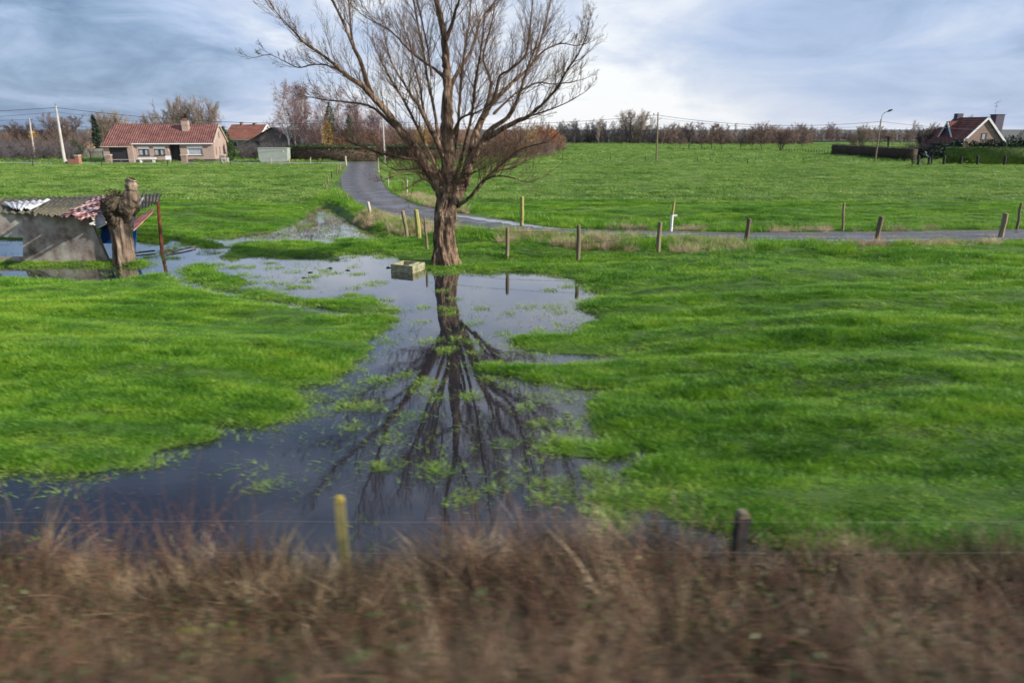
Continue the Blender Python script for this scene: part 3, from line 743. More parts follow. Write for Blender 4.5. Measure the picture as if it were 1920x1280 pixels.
x, y, s = x[k], y[k], s[k]; n = len(x)
tag(scatter('shore_grass', WP, np.stack([x, y, np.where(s > 0, 0.02, -0.03)], 1), rots(n), np.stack([0.8 + 0.4 * rng.random(n)] * 2 + [(0.55 + 0.7 * rng.random(n)) * np.clip(1 + 2.0 * s, 0.4, 1.1)], 1), rng.integers(0, 3, n)),
    'paler ragged grass fringing the edge of the flood water', 'grass')
x, y = sample(6.5, 46, 24)
s = land(x, y); w = fbm(x * 0.5 + 9, y * 1.1 + 3, 3)
k = (s < -0.03) & ((s > -0.5) | (w > 0.17) | ((np.abs(x + 1.0) < 3.2) & (y > 11) & (y < 20) & (w > -0.08)) | ((y > 31) & (x < -5) & (x > -14) & (w > -0.25)))
k &= rng.random(len(x)) < np.where((y > 31) & (x > -14), 1.0, np.where(s > -0.5, 0.75, 0.45))
x, y = x[k], y[k]; n = len(x)
tag(scatter('loose_wet_blades', WS, np.stack([x, y, np.full(n, -0.03)], 1), rots(n), np.stack([0.7 + 0.6 * rng.random(n)] * 3, 1), rng.integers(0, 3, n)),
    'thin scattered grass blades poking out of the shallow flood water', 'grass')

SB = [proto('bladelets', [(blades(16, 0.35, 0.03, 0.13, 0.014, 1.8, 90 + i), 0)], [M['brush']]) for i in range(3)]  # brown blades added to imitate the thicket's brown reflection in the puddle
x, y = sample(30, 47, 26)
s = land(x, y); w = fbm(x * 0.6 + 2, y * 0.6, 3)
k = (s < 0.1) & (x < -6) & (x > -16) & (y > 32.5) & (w > -0.05) & (rng.random(len(x)) < 0.7)
x, y = x[k], y[k]; n = len(x)
tag(scatter('reflection_bladelets', SB, np.stack([x, y, np.full(n, -0.02)], 1), rots(n), np.stack([0.8 + 0.6 * rng.random(n)] * 3, 1), rng.integers(0, 3, n)), 'added brown stubble in the shallow puddle left of the lane bend', 'bladelets')
x, y = sample(30, 47, 9)
s = land(x, y); w = fbm(x * 0.6 + 12, y * 0.9, 3)
k = (s < 0.1) & (x < -5) & (x > -18) & (y > 31.5) & (w > 0.02)
x, y = x[k], y[k]; n = len(x)
tag(scatter('shallow_grass', WP, np.stack([x, y, np.full(n, -0.05)], 1), rots(n), np.stack([0.9 + 0.5 * rng.random(n)] * 2 + [0.5 + 0.5 * rng.random(n)], 1), rng.integers(0, 3, n)), 'pale grass growing through the shallow puddle left of the lane bend', 'grass')

# straw coloured dead grass on the lane's bank
DP = [proto('straw_tuft', [(blades(60, 0.20, 0.14, 0.42, 0.010, 0.9, 70 + i), 0)], [M['dry']]) for i in range(4)]
x, y = sample(24, 60, 30)
ld = lane_dist(x, y); s = land(x, y)
near = y < np.interp(x, lane_c[:, 0][np.argsort(lane_c[:, 0])], lane_c[:, 1][np.argsort(lane_c[:, 0])])
w = fbm(x * 0.7, y * 0.7, 3)
west = (x > -8.5) & (x < -2.6) & (y > 30)
lft = west & (ld > 0.15) & (ld < 1.7 + 1.6 * w) & (y < 50)
rgt = (x > -0.5) & near & (ld > 0.1) & (ld < 2.9) & (x < 9.5) & (w > -0.17 - 0.12 * (ld < 0.9)) & (s > 0.7)
far_r = (x > 4) & (~near) & (ld > 0.1) & (ld < 0.7) & (w > 0.02)
rr = (x >= 9.5) & near & (ld > 0.1) & (ld < 0.8) & (w > -0.05) & (y < 36)
k = (lft | rgt | far_r | rr) & (rng.random(len(x)) < 0.75)
x, y = x[k], y[k]; n = len(x)
tag(scatter('dead_grass', DP, np.stack([x, y, height(x, y) - 0.02], 1), rots(n, 0.3), np.stack([0.8 + 0.5 * rng.random(n)] * 3, 1), rng.integers(0, 4, n)),
    'straw coloured dead grass along the bank of the lane', 'grass')

VG = [proto('verge_tuft', [(blades(70, 0.24, 0.14, 0.40, 0.012, 0.9, 95 + i), 0)], [M['grass']]) for i in range(3)]
x, y = sample(24, 60, 16)
ld = lane_dist(x, y); s = land(x, y); w = fbm(x * 0.8 + 40, y * 0.8, 3)
k = (ld > 0.12) & (ld < 2.6) & (s > 0.3) & (w > -0.12) & ((x < 14) | (ld < 0.7)) & (x > -14) & (rng.random(len(x)) < 0.8)
x, y = x[k], y[k]; n = len(x)
tag(scatter('verge_grass', VG, np.stack([x, y, height(x, y) - 0.02], 1), rots(n, 0.2), np.stack([0.9 + 0.5 * rng.random(n)] * 3, 1), rng.integers(0, 3, n)), 'longer green grass on the raised verge of the lane', 'grass')

# ------------------------------------------------------------------ bare tree machinery
class Tubes:
    def __init__(s): s.b = {}
    def add(s, pts, rad, k=3):
        s.b.setdefault((len(pts), k), []).append((pts, rad))
    def arrays(s):
        V, Q, off = [], [], 0
        for (n, k), items in s.b.items():
            p = np.array([i[0] for i in items], float); r = np.array([i[1] for i in items], float)
            m = len(items)
            t = np.empty_like(p); t[:, 1:-1] = p[:, 2:] - p[:, :-2]; t[:, 0] = p[:, 1] - p[:, 0]; t[:, -1] = p[:, -1] - p[:, -2]
            t /= np.linalg.norm(t, axis=2, keepdims=True) + 1e-9
            ref = np.where(np.abs(t[:, :, :1]) < 0.75, np.array([1.0, 0, 0]), np.array([0, 1.0, 0]))
            ref[:] = ref[:, :1]
            a = ref - t * (ref * t).sum(2, keepdims=True); a /= np.linalg.norm(a, axis=2, keepdims=True) + 1e-9
            b = np.cross(t, a)
            an = 2 * np.pi * np.arange(k) / k
            v = p[:, :, None, :] + r[:, :, None, None] * (a[:, :, None, :] * np.cos(an)[None, None, :, None] + b[:, :, None, :] * np.sin(an)[None, None, :, None])
            V.append(v.reshape(-1, 3))
            i = (off + np.arange(m)[:, None, None] * n * k + np.arange(n - 1)[None, :, None] * k + np.arange(k)[None, None, :])
            j = (off + np.arange(m)[:, None, None] * n * k + np.arange(n - 1)[None, :, None] * k + ((np.arange(k) + 1) % k)[None, None, :])
            Q.append(np.stack([i, j, j + k, i + k], -1).reshape(-1, 4))
            off += m * n * k
        return np.concatenate(V), np.concatenate(Q)
    def build(s, name, material, parent=None, smooth=True):
        v, q = s.arrays()
        return np_obj(name, material, v, q, parent=parent, smooth=smooth)
def unit(v): return v / (np.linalg.norm(v) + 1e-9)
def grow(tr, p, d, Ln, r, lev, S, rg):
    """S: per level dicts -> jitter, up, kids, ang, ratio, segs, sides, start, taper, rmin"""
    s = S[lev]
    n = s.get('segs', 5)
    pts = [p]; rad = [r]
    tp = s.get('taper', 0.8)
    for i in range(n):
        d = unit(d + rg.normal(0, s['jit'], 3) + np.array([0, 0, s['up']]) / n)
        p = p + d * (Ln / n)
        pts.append(p); rad.append(max(s.get('rmin', 0.004), r * (1 - tp * (i + 1) / n)))
    tr[min(lev, len(tr) - 1)].add(pts, rad, s.get('sides', 3))
    if lev + 1 >= len(S): return
    c = S[lev + 1]
    kids = s['kids']
    for k in range(kids):
        t = s.get('start', 0.25) + (1 - s.get('start', 0.25)) * (k + rg.random()) / kids
        f = min(t * n, n - 1e-3); i = int(f)
        q = pts[i] + (pts[i + 1] - pts[i]) * (f - i)
        bd = unit(pts[i + 1] - pts[i])
        ax = unit(np.cross(bd, rg.normal(0, 1, 3)))
        ang = s['ang'] * (0.7 + 0.6 * rg.random())
        nd = bd * math.cos(ang) + ax * math.sin(ang)
        rr = rad[i] + (rad[i + 1] - rad[i]) * (f - i)
        grow(tr, q, nd, Ln * s['ratio'] * (1 - s.get('fall', 0.5) * t) * (0.75 + 0.5 * rg.random()), max(rr * s.get('rr', 0.6), c.get('rmin', 0.004)), lev + 1, S, rg)

# ------------------------------------------------------------------ the willow
WY = float(P(835, 492, 0.12)[1])
wbase = P(835, 490, 0.1)
rgw = np.random.default_rng(11)
willow = empty('willow_tree', wbase, 0, 'huge bare old willow with a thick furrowed trunk at the flood water edge', 'tree')
def wl(px_, py_, off=0.0): return AT(px_, py_, WY + off) - wbase
PXM = 1280.0 / (WY * cp + (H - 3) * sp)          # photo pixels per metre at the willow
# gnarled trunk
TR = [(834, 512, 31), (834, 497, 29), (834, 484, 26), (833, 470, 24), (832, 455, 22.5), (831, 440, 21.5), (831, 425, 21), (832, 410, 21), (833, 395, 20.5), (836, 380, 20), (839, 367, 20), (841, 354, 19), (842, 342, 16)]
tp_ = catmull(np.array([wl(a, b) for a, b, _ in TR]), 9); trd = np.interp(np.linspace(0, len(TR) - 1, len(tp_)), np.arange(len(TR)), [0.84 * c / PXM for _, _, c in TR])
KS = 96
tv = []
for i, (c, r) in enumerate(zip(tp_, trd)):
    an = 2 * np.pi * np.arange(KS) / KS
    hgt = c[2]
    xx, yy = np.cos(an), np.sin(an)
    lobes = 0.10 * np.sin(3 * an + 0.8 * hgt) + 0.07 * np.sin(5 * an - 1.3 * hgt + 1) + 0.05 * np.sin(8 * an + 2.1 * hgt)
    flare = np.exp(-max(hgt, 0) / 0.45) * (0.06 + 0.10 * np.sin(5 * an + 0.6))
    fur = 0.34 * fbm(an * 4.2 + 3 + 0.9 * np.sin(hgt * 1.7) + 0.3 * hgt, np.full(KS, hgt * 1.1), 4, 0.62) + 0.16 * fbm(xx * 3 + 7, yy * 3 + hgt * 3.2, 3)
    burl = 0.34 * np.exp(-((hgt - 1.75) / 0.28) ** 2) * np.exp(-((np.angle(np.exp(1j * (an - 5.9)))) / 0.6) ** 2)
    rr = r * (1 + lobes + flare + fur + burl)
    tv.append(np.stack([c[0] + rr * xx, c[1] + rr * yy, np.full(KS, c[2])], 1))
tv = np.concatenate(tv)
ni = len(tp_)
i0 = (np.arange(ni - 1)[:, None] * KS + np.arange(KS)[None, :]).ravel(); i1 = (np.arange(ni - 1)[:, None] * KS + ((np.arange(KS) + 1) % KS)[None, :]).ravel()
tq = np.stack([i0, i1, i1 + KS, i0 + KS], 1)
# limbs traced in the plane of the trunk, each with its own lean towards or away from the viewer
LIMBS = [
    ([(836, 372, 17), (818, 338, 15), (796, 306, 13.5), (770, 268, 12), (745, 238, 11), (722, 206, 10), (700, 184, 9), (678, 160, 7.5), (655, 146, 6.2), (630, 124, 5), (600, 100, 4.4), (570, 80, 3.4), (545, 52, 2.4), (520, 26, 1.9), (500, -5, 1.2)], -1.6),
    ([(698, 182, 6.5), (688, 155, 6), (676, 117, 5.4), (662, 86, 5), (645, 45, 4.4), (628, 10, 3.8), (611, -25, 3), (596, -70, 2.2), (588, -120, 1.2)], -0.6),
    ([(664, 92, 3.4), (658, 60, 3), (655, 15, 2.6), (650, -40, 2), (652, -90, 1.2)], 0.8),
    ([(752, 248, 5.5), (731, 229, 5), (705, 206, 4.2), (683, 196, 3.4), (645, 191, 2.8), (607, 187, 2), (575, 181, 1.1)], 1.5),
    ([(806, 318, 5), (786, 302, 4.4), (758, 296, 4.2), (714, 287, 3.6), (666, 270, 2.8), (630, 260, 2.2), (605, 254, 1.3)], -2.2),
    ([(640, 135, 2.6), (611, 122, 2.3), (585, 122, 2), (560, 127, 1.8), (535, 116, 1.5), (506, 103, 1.1), (480, 108, 0.8)], -0.8),
    ([(842, 356, 18), (841, 320, 16), (839, 280, 14.5), (838, 240, 13.5), (839, 200, 12.5), (840, 165, 11), (837, 130, 9.8), (835, 100, 9), (831, 60, 8), (823, 22, 7), (813, -15, 6), (803, -70, 4.8), (798, -130, 3.4), (796, -200, 1.5)], 0.3),
    ([(842, 180, 6), (848, 155, 5.6), (861, 131, 5), (880, 103, 4.4), (892, 69, 4), (901, 38, 3.5), (927, 5, 3), (942, -35, 2.4), (950, -90, 1.3)], 1.8),
    ([(836, 75, 5), (848, 45, 4.5), (854, 20, 4), (863, -5, 3.4), (872, -50, 2.6), (876, -110, 1.4)], -1.2),
    ([(836, 150, 4.5), (824, 137, 4.2), (806, 124, 3.8), (782, 107, 3.2), (762, 89, 2.8), (745, 70, 2.4), (726, 53, 2), (700, 41, 1.6), (676, 26, 1)], 1.4),
    ([(810, 142, 3), (806, 118, 2.8), (801, 86, 2.5), (789, 31, 2.1), (781, -5, 1.8), (774, -60, 1.1)], 0.6),
    ([(838, 320, 8), (828, 284, 7.4), (814, 254, 7), (803, 234, 6.4), (792, 212, 5.8), (782, 194, 5), (770, 178, 4.4), (760, 160, 3.8), (745, 137, 3), (731, 108, 2.3), (722, 70, 1.6), (716, 30, 1)], -2.4),
    ([(800, 228, 4), (796, 214, 3.6), (791, 189, 3.3), (788, 166, 3), (779, 130, 2.5), (772, 100, 2), (764, 60, 1.2)], -1.0),
    ([(850, 378, 14), (868, 346, 14), (877, 318, 14), (884, 290, 13), (890, 262, 12), (898, 236, 10.5), (910, 213, 9), (923, 192, 8), (940, 176, 6.5), (961, 155, 5.6), (985, 134, 4.8), (1002, 113, 4), (1014, 76, 3.2), (1024, 40, 2.6), (1032, 0, 1.9), (1036, -50, 1.1)], 1.6),
    ([(904, 224, 5), (914, 192, 4.6), (920, 165, 4.2), (918, 145, 3.8), (906, 113, 3.3), (911, 82, 2.8), (920, 51, 2.4), (927, 14, 2), (930, -40, 1.2)], 2.6),
    ([(926, 190, 4.5), (932, 165, 4.1), (938, 142, 3.8), (961, 128, 3.4), (985, 103, 3), (992, 72, 2.5), (996, 34, 2.1), (999, -5, 1.6), (1000, -50, 1)], -1.0),
    ([(886, 300, 8), (903, 268, 7.5), (923, 241, 6.8), (954, 219, 5.8), (968, 192, 4.8), (980, 158, 4), (990, 125, 3.2), (1003, 92, 2.4), (1012, 60, 1.4)], -1.8),
    ([(888, 292, 7.5), (910, 262, 7.5), (935, 246, 7), (961, 231, 6.4), (989, 219, 5.5), (1009, 203, 5), (1030, 182, 4.4), (1047, 161, 3.8), (1064, 131, 3.2), (1081, 106, 2.6), (1095, 79, 2), (1104, 45, 1.2)], -2.8),
    ([(970, 226, 3), (996, 217, 2.7), (1030, 206, 2.2), (1064, 192, 1.7), (1098, 172, 1)], -0.8),
    ([(925, 214, 3), (948, 192, 2.8), (972, 172, 2.5), (1009, 155, 2.1), (1035, 158, 1.8), (1060, 156, 1.5), (1094, 149, 0.9)], 1.2),
    ([(1000, 116, 2.4), (1023, 93, 2.2), (1054, 82, 1.8), (1081, 86, 1.4), (1105, 80, 0.9)], 1.0),
    ([(856, 388, 6), (866, 381, 5.6), (880, 371, 5.2), (896, 352, 4.6), (907, 338, 4.2), (926, 331, 3.4), (952, 331, 2.6), (985, 341, 1.2)], -1.5),
    ([(890, 358, 3.6), (905, 340, 3.3), (926, 321, 2.9), (961, 315, 2.3), (990, 300, 1.2)], 0.4),
    ([(884, 368, 3.4), (915, 332, 3), (950, 300, 2.6), (977, 280, 2.2), (1002, 272, 1.7), (1027, 267, 1)], -2.0),
    ([(898, 350, 3), (930, 318, 2.7), (977, 301, 2.2), (1000, 289, 1.2)], 1.6),
    ([(822, 345, 4), (806, 333, 3.5), (785, 339, 2.9), (766, 352, 2.1), (752, 358, 1)], -1.2),
    ([(818, 338, 4), (796, 326, 3.4), (777, 322, 3), (754, 322, 2.4), (735, 331, 1.8), (716, 339, 1)], -2.0),
    ([(812, 330, 3.4), (790, 316, 3), (765, 318, 2.6), (737, 317, 2), (718, 304, 1)], 0.8),
    ([(852, 250, 4.5), (856, 235, 4), (868, 219, 3.4), (885, 214, 2.6), (905, 205, 1.6), (925, 190, 0.9)], -2.4),
    # limbs that lean mostly towards and away from the railway
    ([(844, 340, 6), (850, 290, 5.5), (858, 240, 5), (862, 190, 4.6), (866, 140, 4), (872, 90, 4), (880, 40, 3), (884, -20, 1.8)], 4.2),
    ([(838, 345, 6), (830, 295, 5.5), (822, 250, 5), (812, 195, 4.6), (800, 140, 4), (792, 85, 4), (780, 30, 3), (770, -40, 1.6)], 4.6),
    ([(850, 350, 6), (862, 310, 5.4), (874, 262, 4.8), (886, 205, 4.2), (892, 150, 4), (902, 95, 3), (908, 40, 1.6)], -4.2),
    ([(836, 350, 6), (820, 318, 5.4), (800, 275, 4.8), (776, 225, 4.2), (752, 180, 4), (728, 140, 3), (706, 96, 1.6)], -4.0),
]
trunk_t = Tubes(); crown_t = Tubes(); limb_polys = []
for trace, off in LIMBS:
    n = len(trace)
    pts = np.array([wl(a, b, off * (i / (n - 1)) ** 1.2) for i, (a, b, c) in enumerate(trace)])
    rad = np.array([c / PXM for _, _, c in trace]) * np.interp(np.linspace(0, 1, n), [0, 0.12, 0.35, 1], [0.9, 0.74, 0.60, 0.56] if trace[0] != (842, 356, 18) else [0.9, 0.86, 0.8, 0.68])
    ps = catmull(pts, 4); rs = np.interp(np.linspace(0, n - 1, len(ps)), np.arange(n), rad)
    wob = rgw.normal(0, 1, ps.shape) * rs[:, None] * 0.10
    ps = ps + wob
    k = 10 if rad[0] > 0.12 else 6
    (trunk_t if rad[0] > 0.10 else crown_t).add(list(ps), list(rs * (1 + rgw.normal(0, 0.05, len(rs)))), k)
    limb_polys.append((ps, rs))
v2, q2 = trunk_t.arrays()
trunk_o = np_obj('trunk', M['willow_bark'], np.concatenate([tv, v2]), np.concatenate([tq, q2 + len(tv)]), parent=willow, smooth=True)
SW = [None,
      dict(jit=0.055, up=0.75, kids=8, ang=0.55, ratio=0.46, segs=6, sides=4, start=0.15, fall=0.35, rr=0.5, taper=0.85, rmin=0.004),
      dict(jit=0.07, up=0.5, kids=5, ang=0.55, ratio=0.5, segs=4, sides=3, start=0.15, fall=0.3, rr=0.6, taper=0.7, rmin=0.0036),
      dict(jit=0.13, up=0.2, kids=0, ang=0.5, ratio=0.5, segs=3, sides=3, taper=0.5, rmin=0.0030)]
for ps, rs in limb_polys:
    seg = np.linalg.norm(np.diff(ps, axis=0), axis=1); cum = np.concatenate([[0], np.cumsum(seg)]); tot = cum[-1]
    dist = 0.36 * tot if rs[0] > 0.10 else 0.16 * tot
    while dist < tot:
        i = min(np.searchsorted(cum, dist) - 1, len(seg) - 1)
        f = (dist - cum[i]) / seg[i]
        q = ps[i] * (1 - f) + ps[i + 1] * f; r = rs[i] * (1 - f) + rs[i + 1] * f
        t = unit(ps[i + 1] - ps[i]); ax = unit(np.cross(t, rgw.normal(0, 1, 3)))
        ang = 0.45 + 0.6 * rgw.random()
        d = unit(t * math.cos(ang) + ax * math.sin(ang) + np.array([0, 0, 0.35]))
        frac = dist / tot
        Ln = (0.75 + 1.75 * rgw.random() ** 1.3) * (1.15 - 0.60 * frac) * (0.5 if tot < 3 else 1.0) * np.clip(1.35 - abs(q[0]) / 9.0, 0.55, 1.0)
        grow([crown_t, crown_t, crown_t, crown_t], q, d, Ln, min(max(r * 0.42, 0.007), 0.016), 1, SW, rgw)
        dist += 0.115 + 0.14 * rgw.random() + 0.25 * max(0, r - 0.06)
    grow([crown_t] * 4, ps[-1], unit(ps[-1] - ps[-2]), 0.35 + 0.3 * rgw.random(), rs[-1], 1, SW, rgw)
# whippy suckers round the head of the trunk
for _ in range(34):
    c = wl(842, 350) + rgw.normal(0, 0.22, 3)
    an = rgw.random() * 6.283
    d = unit(np.array([math.cos(an), math.sin(an) * 0.8, 0.15 + 0.5 * rgw.random()]))
    grow([crown_t] * 4, c, d, 1.3 + 1.6 * rgw.random(), 0.016, 1, SW, rgw)
crown_t.build('crown', M['willow_twig'], willow)

# ------------------------------------------------------------------ leaf clouds, hedges, shrubs
def leaf_quads(c, rad, n, size, seed, lobes=9, flat=0.0, shell=0.55):
    """many small leaf faces spread through a lumpy crown"""
    r = np.random.default_rng(seed)
    lc = r.normal(0, 1, (lobes, 3)); lc /= np.linalg.norm(lc, axis=1, keepdims=True); lc *= 0.35 + 0.35 * r.random((lobes, 1))
    lr = 0.28 + 0.27 * r.random(lobes)
    w = r.integers(0, lobes, n)
    d = r.normal(0, 1, (n, 3)); d /= np.linalg.norm(d, axis=1, keepdims=True)
    p = lc[w] + d * (lr[w] * (shell + (1 - shell) * r.random(n)) )[:, None]
    p = np.array(c) + p * np.array(rad)
    u = r.normal(0, 1, (n, 3)); u /= np.linalg.norm(u, axis=1, keepdims=True)
    v = np.cross(u, r.normal(0, 1, (n, 3))); v /= np.linalg.norm(v, axis=1, keepdims=True)
    s = size * (0.5 + r.random(n))[:, None]
    q = np.stack([p - u * s, p + v * s * 0.6, p + u * s, p - v * s * 0.6], 1).reshape(-1, 3)
    return q, np.arange(n * 4).reshape(-1, 4)
def join(parts):
    V, Q, o = [], [], 0
    for v, q in parts:
        V.append(np.asarray(v)); Q.append(np.asarray(q) + o); o += len(v)
    return np.concatenate(V), np.concatenate(Q)
def box_leaves(x0, x1, y0, y1, z0, z1, dens, size, seed, rough=0.12, wav=0.25):
    """leaf faces over the outside of a clipped block, and a solid core just inside"""
    r = np.random.default_rng(seed)
    out = []
    def face(n, f):
        a, b = r.random(n), r.random(n)
        p = f(a, b) + r.normal(0, rough, (n, 3))
        p[:, 2] += wav * 0.5 * fbm(p[:, 0] * 0.3 + seed, p[:, 1] * 0.3, 2)
        u = r.normal(0, 1, (n, 3)); u /= np.linalg.norm(u, axis=1, keepdims=True)
        v = np.cross(u, r.normal(0, 1, (n, 3))); v /= np.linalg.norm(v, axis=1, keepdims=True)
        s = size * (0.5 + r.random(n))[:, None]
        out.append((np.stack([p - u * s, p + v * s * 0.6, p + u * s, p - v * s * 0.6], 1).reshape(-1, 3), np.arange(n * 4).reshape(-1, 4)))
    X, Y, Z = x1 - x0, y1 - y0, z1 - z0
    face(int(X * Z * dens), lambda a, b: np.stack([x0 + a * X, np.full(len(a), y0), z0 + b * Z], 1))
    face(int(X * Y * dens), lambda a, b: np.stack([x0 + a * X, y0 + b * Y, np.full(len(a), z1)], 1))
    face(int(Y * Z * dens), lambda a, b: np.stack([np.full(len(a), x0), y0 + a * Y, z0 + b * Z], 1))
    face(int(Y * Z * dens), lambda a, b: np.stack([np.full(len(a), x1), y0 + a * Y, z0 + b * Z], 1))
    i = 0.12
    c = MB().box(x0 + i, x1 - i, y0 + i, y1 - i, z0, z1 - i)
    out.append((np.array(c.v), np.array(c.f)))
    return join(out)
G = FIELD_Z
def gx_(px_, Y): return float(AT(px_, 300, Y)[0])
def gz_(py_, Y, px_=960): return float(AT(px_, py_, Y)[2])

# ------------------------------------------------------------------ bare tree prototypes (height 10 m at scale 1)
def make_tree(name, S, rg, h, r, tw, twig, multi=1, spread=0.0):
    root = empty(name)
    T, Cc = Tubes(), Tubes()
    for m in range(multi):
        a = 6.283 * m / multi + rg.random()
        spread_ = spread * (0.25 + 1.0 * ((m * 0.618) % 1.0)); d = unit(np.array([math.cos(a) * spread_, math.sin(a) * spread_, 1.0]))
        grow([T, T if len(S) > 3 else Cc, Cc, Cc], np.array([math.cos(a) * r * 0.8 * (multi > 1), math.sin(a) * r * 0.8 * (multi > 1), -0.2]), d, h * (0.9 + 0.2 * rg.random()), r, 0, S, rg)
    T.build('trunk', M[tw], root)
    Cc.build('crown', M[twig], root)
    return root
def S_(l0, l1, l2, l3=None): return [x for x in (l0, l1, l2, l3) if x]
def lev(k, m, *ds): return [dict(d, rmin=d['rmin'] * m, kids=int(d['kids'] * k)) for d in ds]
ALDER = [dict(jit=0.05, up=0.1, kids=26, ang=0.95, ratio=0.40, segs=8, sides=6, start=0.18, fall=0.62, rr=0.4, taper=0.85, rmin=0.05),
         dict(jit=0.14, up=0.30, kids=7, ang=0.7, ratio=0.48, segs=5, sides=4, start=0.2, fall=0.4, rr=0.6, taper=0.6, rmin=0.045),
         dict(jit=0.18, up=0.15, kids=4, ang=0.6, ratio=0.55, segs=3, sides=3, start=0.2, fall=0.3, rr=0.7, taper=0.3, rmin=0.040),
         dict(jit=0.2, up=0.1, kids=0, ang=0.5, ratio=0.5, segs=2, sides=3, taper=0.3, rmin=0.034)]
VASE = [dict(jit=0.06, up=0.3, kids=13, ang=0.55, ratio=0.46, segs=7, sides=6, start=0.25, fall=0.55, rr=0.5, taper=0.88, rmin=0.03),
        dict(jit=0.10, up=0.35, kids=7, ang=0.55, ratio=0.5, segs=5, sides=4, start=0.2, fall=0.4, rr=0.55, taper=0.7, rmin=0.024),
        dict(jit=0.12, up=0.3, kids=4, ang=0.5, ratio=0.55, segs=3, sides=3, start=0.15, fall=0.3, rr=0.7, taper=0.4, rmin=0.020),
        dict(jit=0.12, up=0.25, kids=0, ang=0.4, ratio=0.5, segs=2, sides=3, taper=0.3, rmin=0.017)]
BIRCH = [dict(jit=0.04, up=0.15, kids=26, ang=0.75, ratio=0.36, segs=8, sides=6, start=0.25, fall=0.5, rr=0.42, taper=0.85, rmin=0.03),
         dict(jit=0.10, up=0.25, kids=9, ang=0.7, ratio=0.5, segs=5, sides=4, start=0.2, fall=0.3, rr=0.5, taper=0.7, rmin=0.018),
         dict(jit=0.15, up=-0.35, kids=6, ang=0.6, ratio=0.55, segs=4, sides=3, start=0.1, fall=0.2, rr=0.7, taper=0.4, rmin=0.014),
         dict(jit=0.15, up=-0.5, kids=0, ang=0.5, ratio=0.5, segs=2, sides=3, taper=0.3, rmin=0.011)]
POPLAR = [dict(jit=0.02, up=0.1, kids=38, ang=0.42, ratio=0.26, segs=8, sides=6, start=0.12, fall=0.55, rr=0.35, taper=0.92, rmin=0.03),
          dict(jit=0.06, up=0.5, kids=7, ang=0.4, ratio=0.5, segs=4, sides=3, start=0.2, fall=0.3, rr=0.6, taper=0.5, rmin=0.034),
          dict(jit=0.1, up=0.3, kids=0, ang=0.4, ratio=0.5, segs=3, sides=3, taper=0.3, rmin=0.030)]
_made = {}
KIND = {'alder': ('alder_tree', ALDER, 10, 0.17, 'trunk_dark', 'twig_dark', 1, 0), 'alder_brown': ('alder_tree', ALDER, 10, 0.17, 'trunk_dark', 'twig_brown', 1, 0),
        'vase': ('bare_tree', VASE, 8.5, 0.17, 'trunk_tan', 'twig_tan', 11, 0.42), 'vase_brown': ('bare_tree', VASE, 8.5, 0.15, 'trunk_dark', 'twig_brown', 9, 0.46),
        'birch': ('birch_tree', BIRCH, 9.6, 0.16, 'trunk_birch', 'twig_purple', 1, 0), 'birch_multi': ('birch_tree', BIRCH, 9.0, 0.11, 'trunk_birch', 'twig_purple', 3, 0.16),
        'poplar': ('poplar_tree', POPLAR, 10, 0.15, 'trunk_tan', 'twig_tan', 1, 0), 'poplar_dark': ('poplar_tree', POPLAR, 10, 0.15, 'trunk_dark', 'twig_brown', 1, 0)}
def tree(kind, var, px_, Y, ytop, label, group=None, wide=1.0, z0=G, rz=None, name=None):
    key = (kind, var)
    nm, S, h, r, tw, twg, mu, spd = KIND[kind]
    x = gx_(px_, Y); hh = gz_(ytop, Y, px_) - z0
    if key not in _made:
        o = make_tree(name or nm, S, np.random.default_rng(abs(sum(map(ord, kind))) + 31 * var), h, r, tw, twg, mu, spd)
        zs = max(v.co.z for c in o.children for v in c.data.vertices)
        _made[key] = (o, zs, False)
    o, zs, used = _made[key]
    sc = hh / zs
    scl = (sc * wide, sc * wide, sc)
    rot = random.random() * 6.28 if rz is None else rz
    if not used:
        o.location = (x, Y, z0); o.rotation_euler = (0, 0, rot); o.scale = scl
        _made[key] = (o, zs, True)
    else:
        o = dup(o, (x, Y, z0), rot, scl)
    tag(o, label, 'tree', group)
    if not group and 'group' in o: del o['group']
    return o

# the row of single trees along the far meadow (right), and the trees round the big one
ROW = [(1273, 279, 238, 'alder'), (1290, 281, 229, 'alder'), (1314, 281.5, 227, 'alder_brown'), (1332, 281.5, 231, 'alder_brown'), (1352, 282, 236, 'alder_brown'), (1386, 282.5, 240, 'alder'), (1408, 282.5, 243, 'alder_brown'),
       (1426, 282.5, 234, 'alder_brown'), (1462, 284, 241, 'vase_brown'), (1500, 279, 247, 'alder')]
for i, (a, b, t, k) in enumerate(ROW):
    Y = float(P(a, b, G)[1])
    tree(k, i % 3, a, Y, t, 'bare dark tree, %s from the left in the fenced row along the far meadow' % ORD[i], 'row of trees along the far meadow', 1.0)
FARL = [(1058, 232), (1066, 229), (1075, 226), (1083, 231), (1101, 231), (1110, 236)]
for i, (a, t) in enumerate(FARL):
    tree('alder', i % 3, a, 222 + 4 * (i % 3), t, 'dark upright alder, %s to the right of the orange tree at the far wood edge' % ORD[i], 'alders right of the orange tree', 0.8)
tree('poplar', 0, 1121, 224, 226, 'pale slender bare tree left of the big round tree at the wood edge', None, 1.6)
tree('poplar', 1, 1131, 228, 230, 'second pale slender bare tree beside the big round tree', None, 1.5)
tree('vase', 0, 1186, 226, 203, 'biggest round bare tree rising above the far wood, left of the wooden pole', None, 1.25)
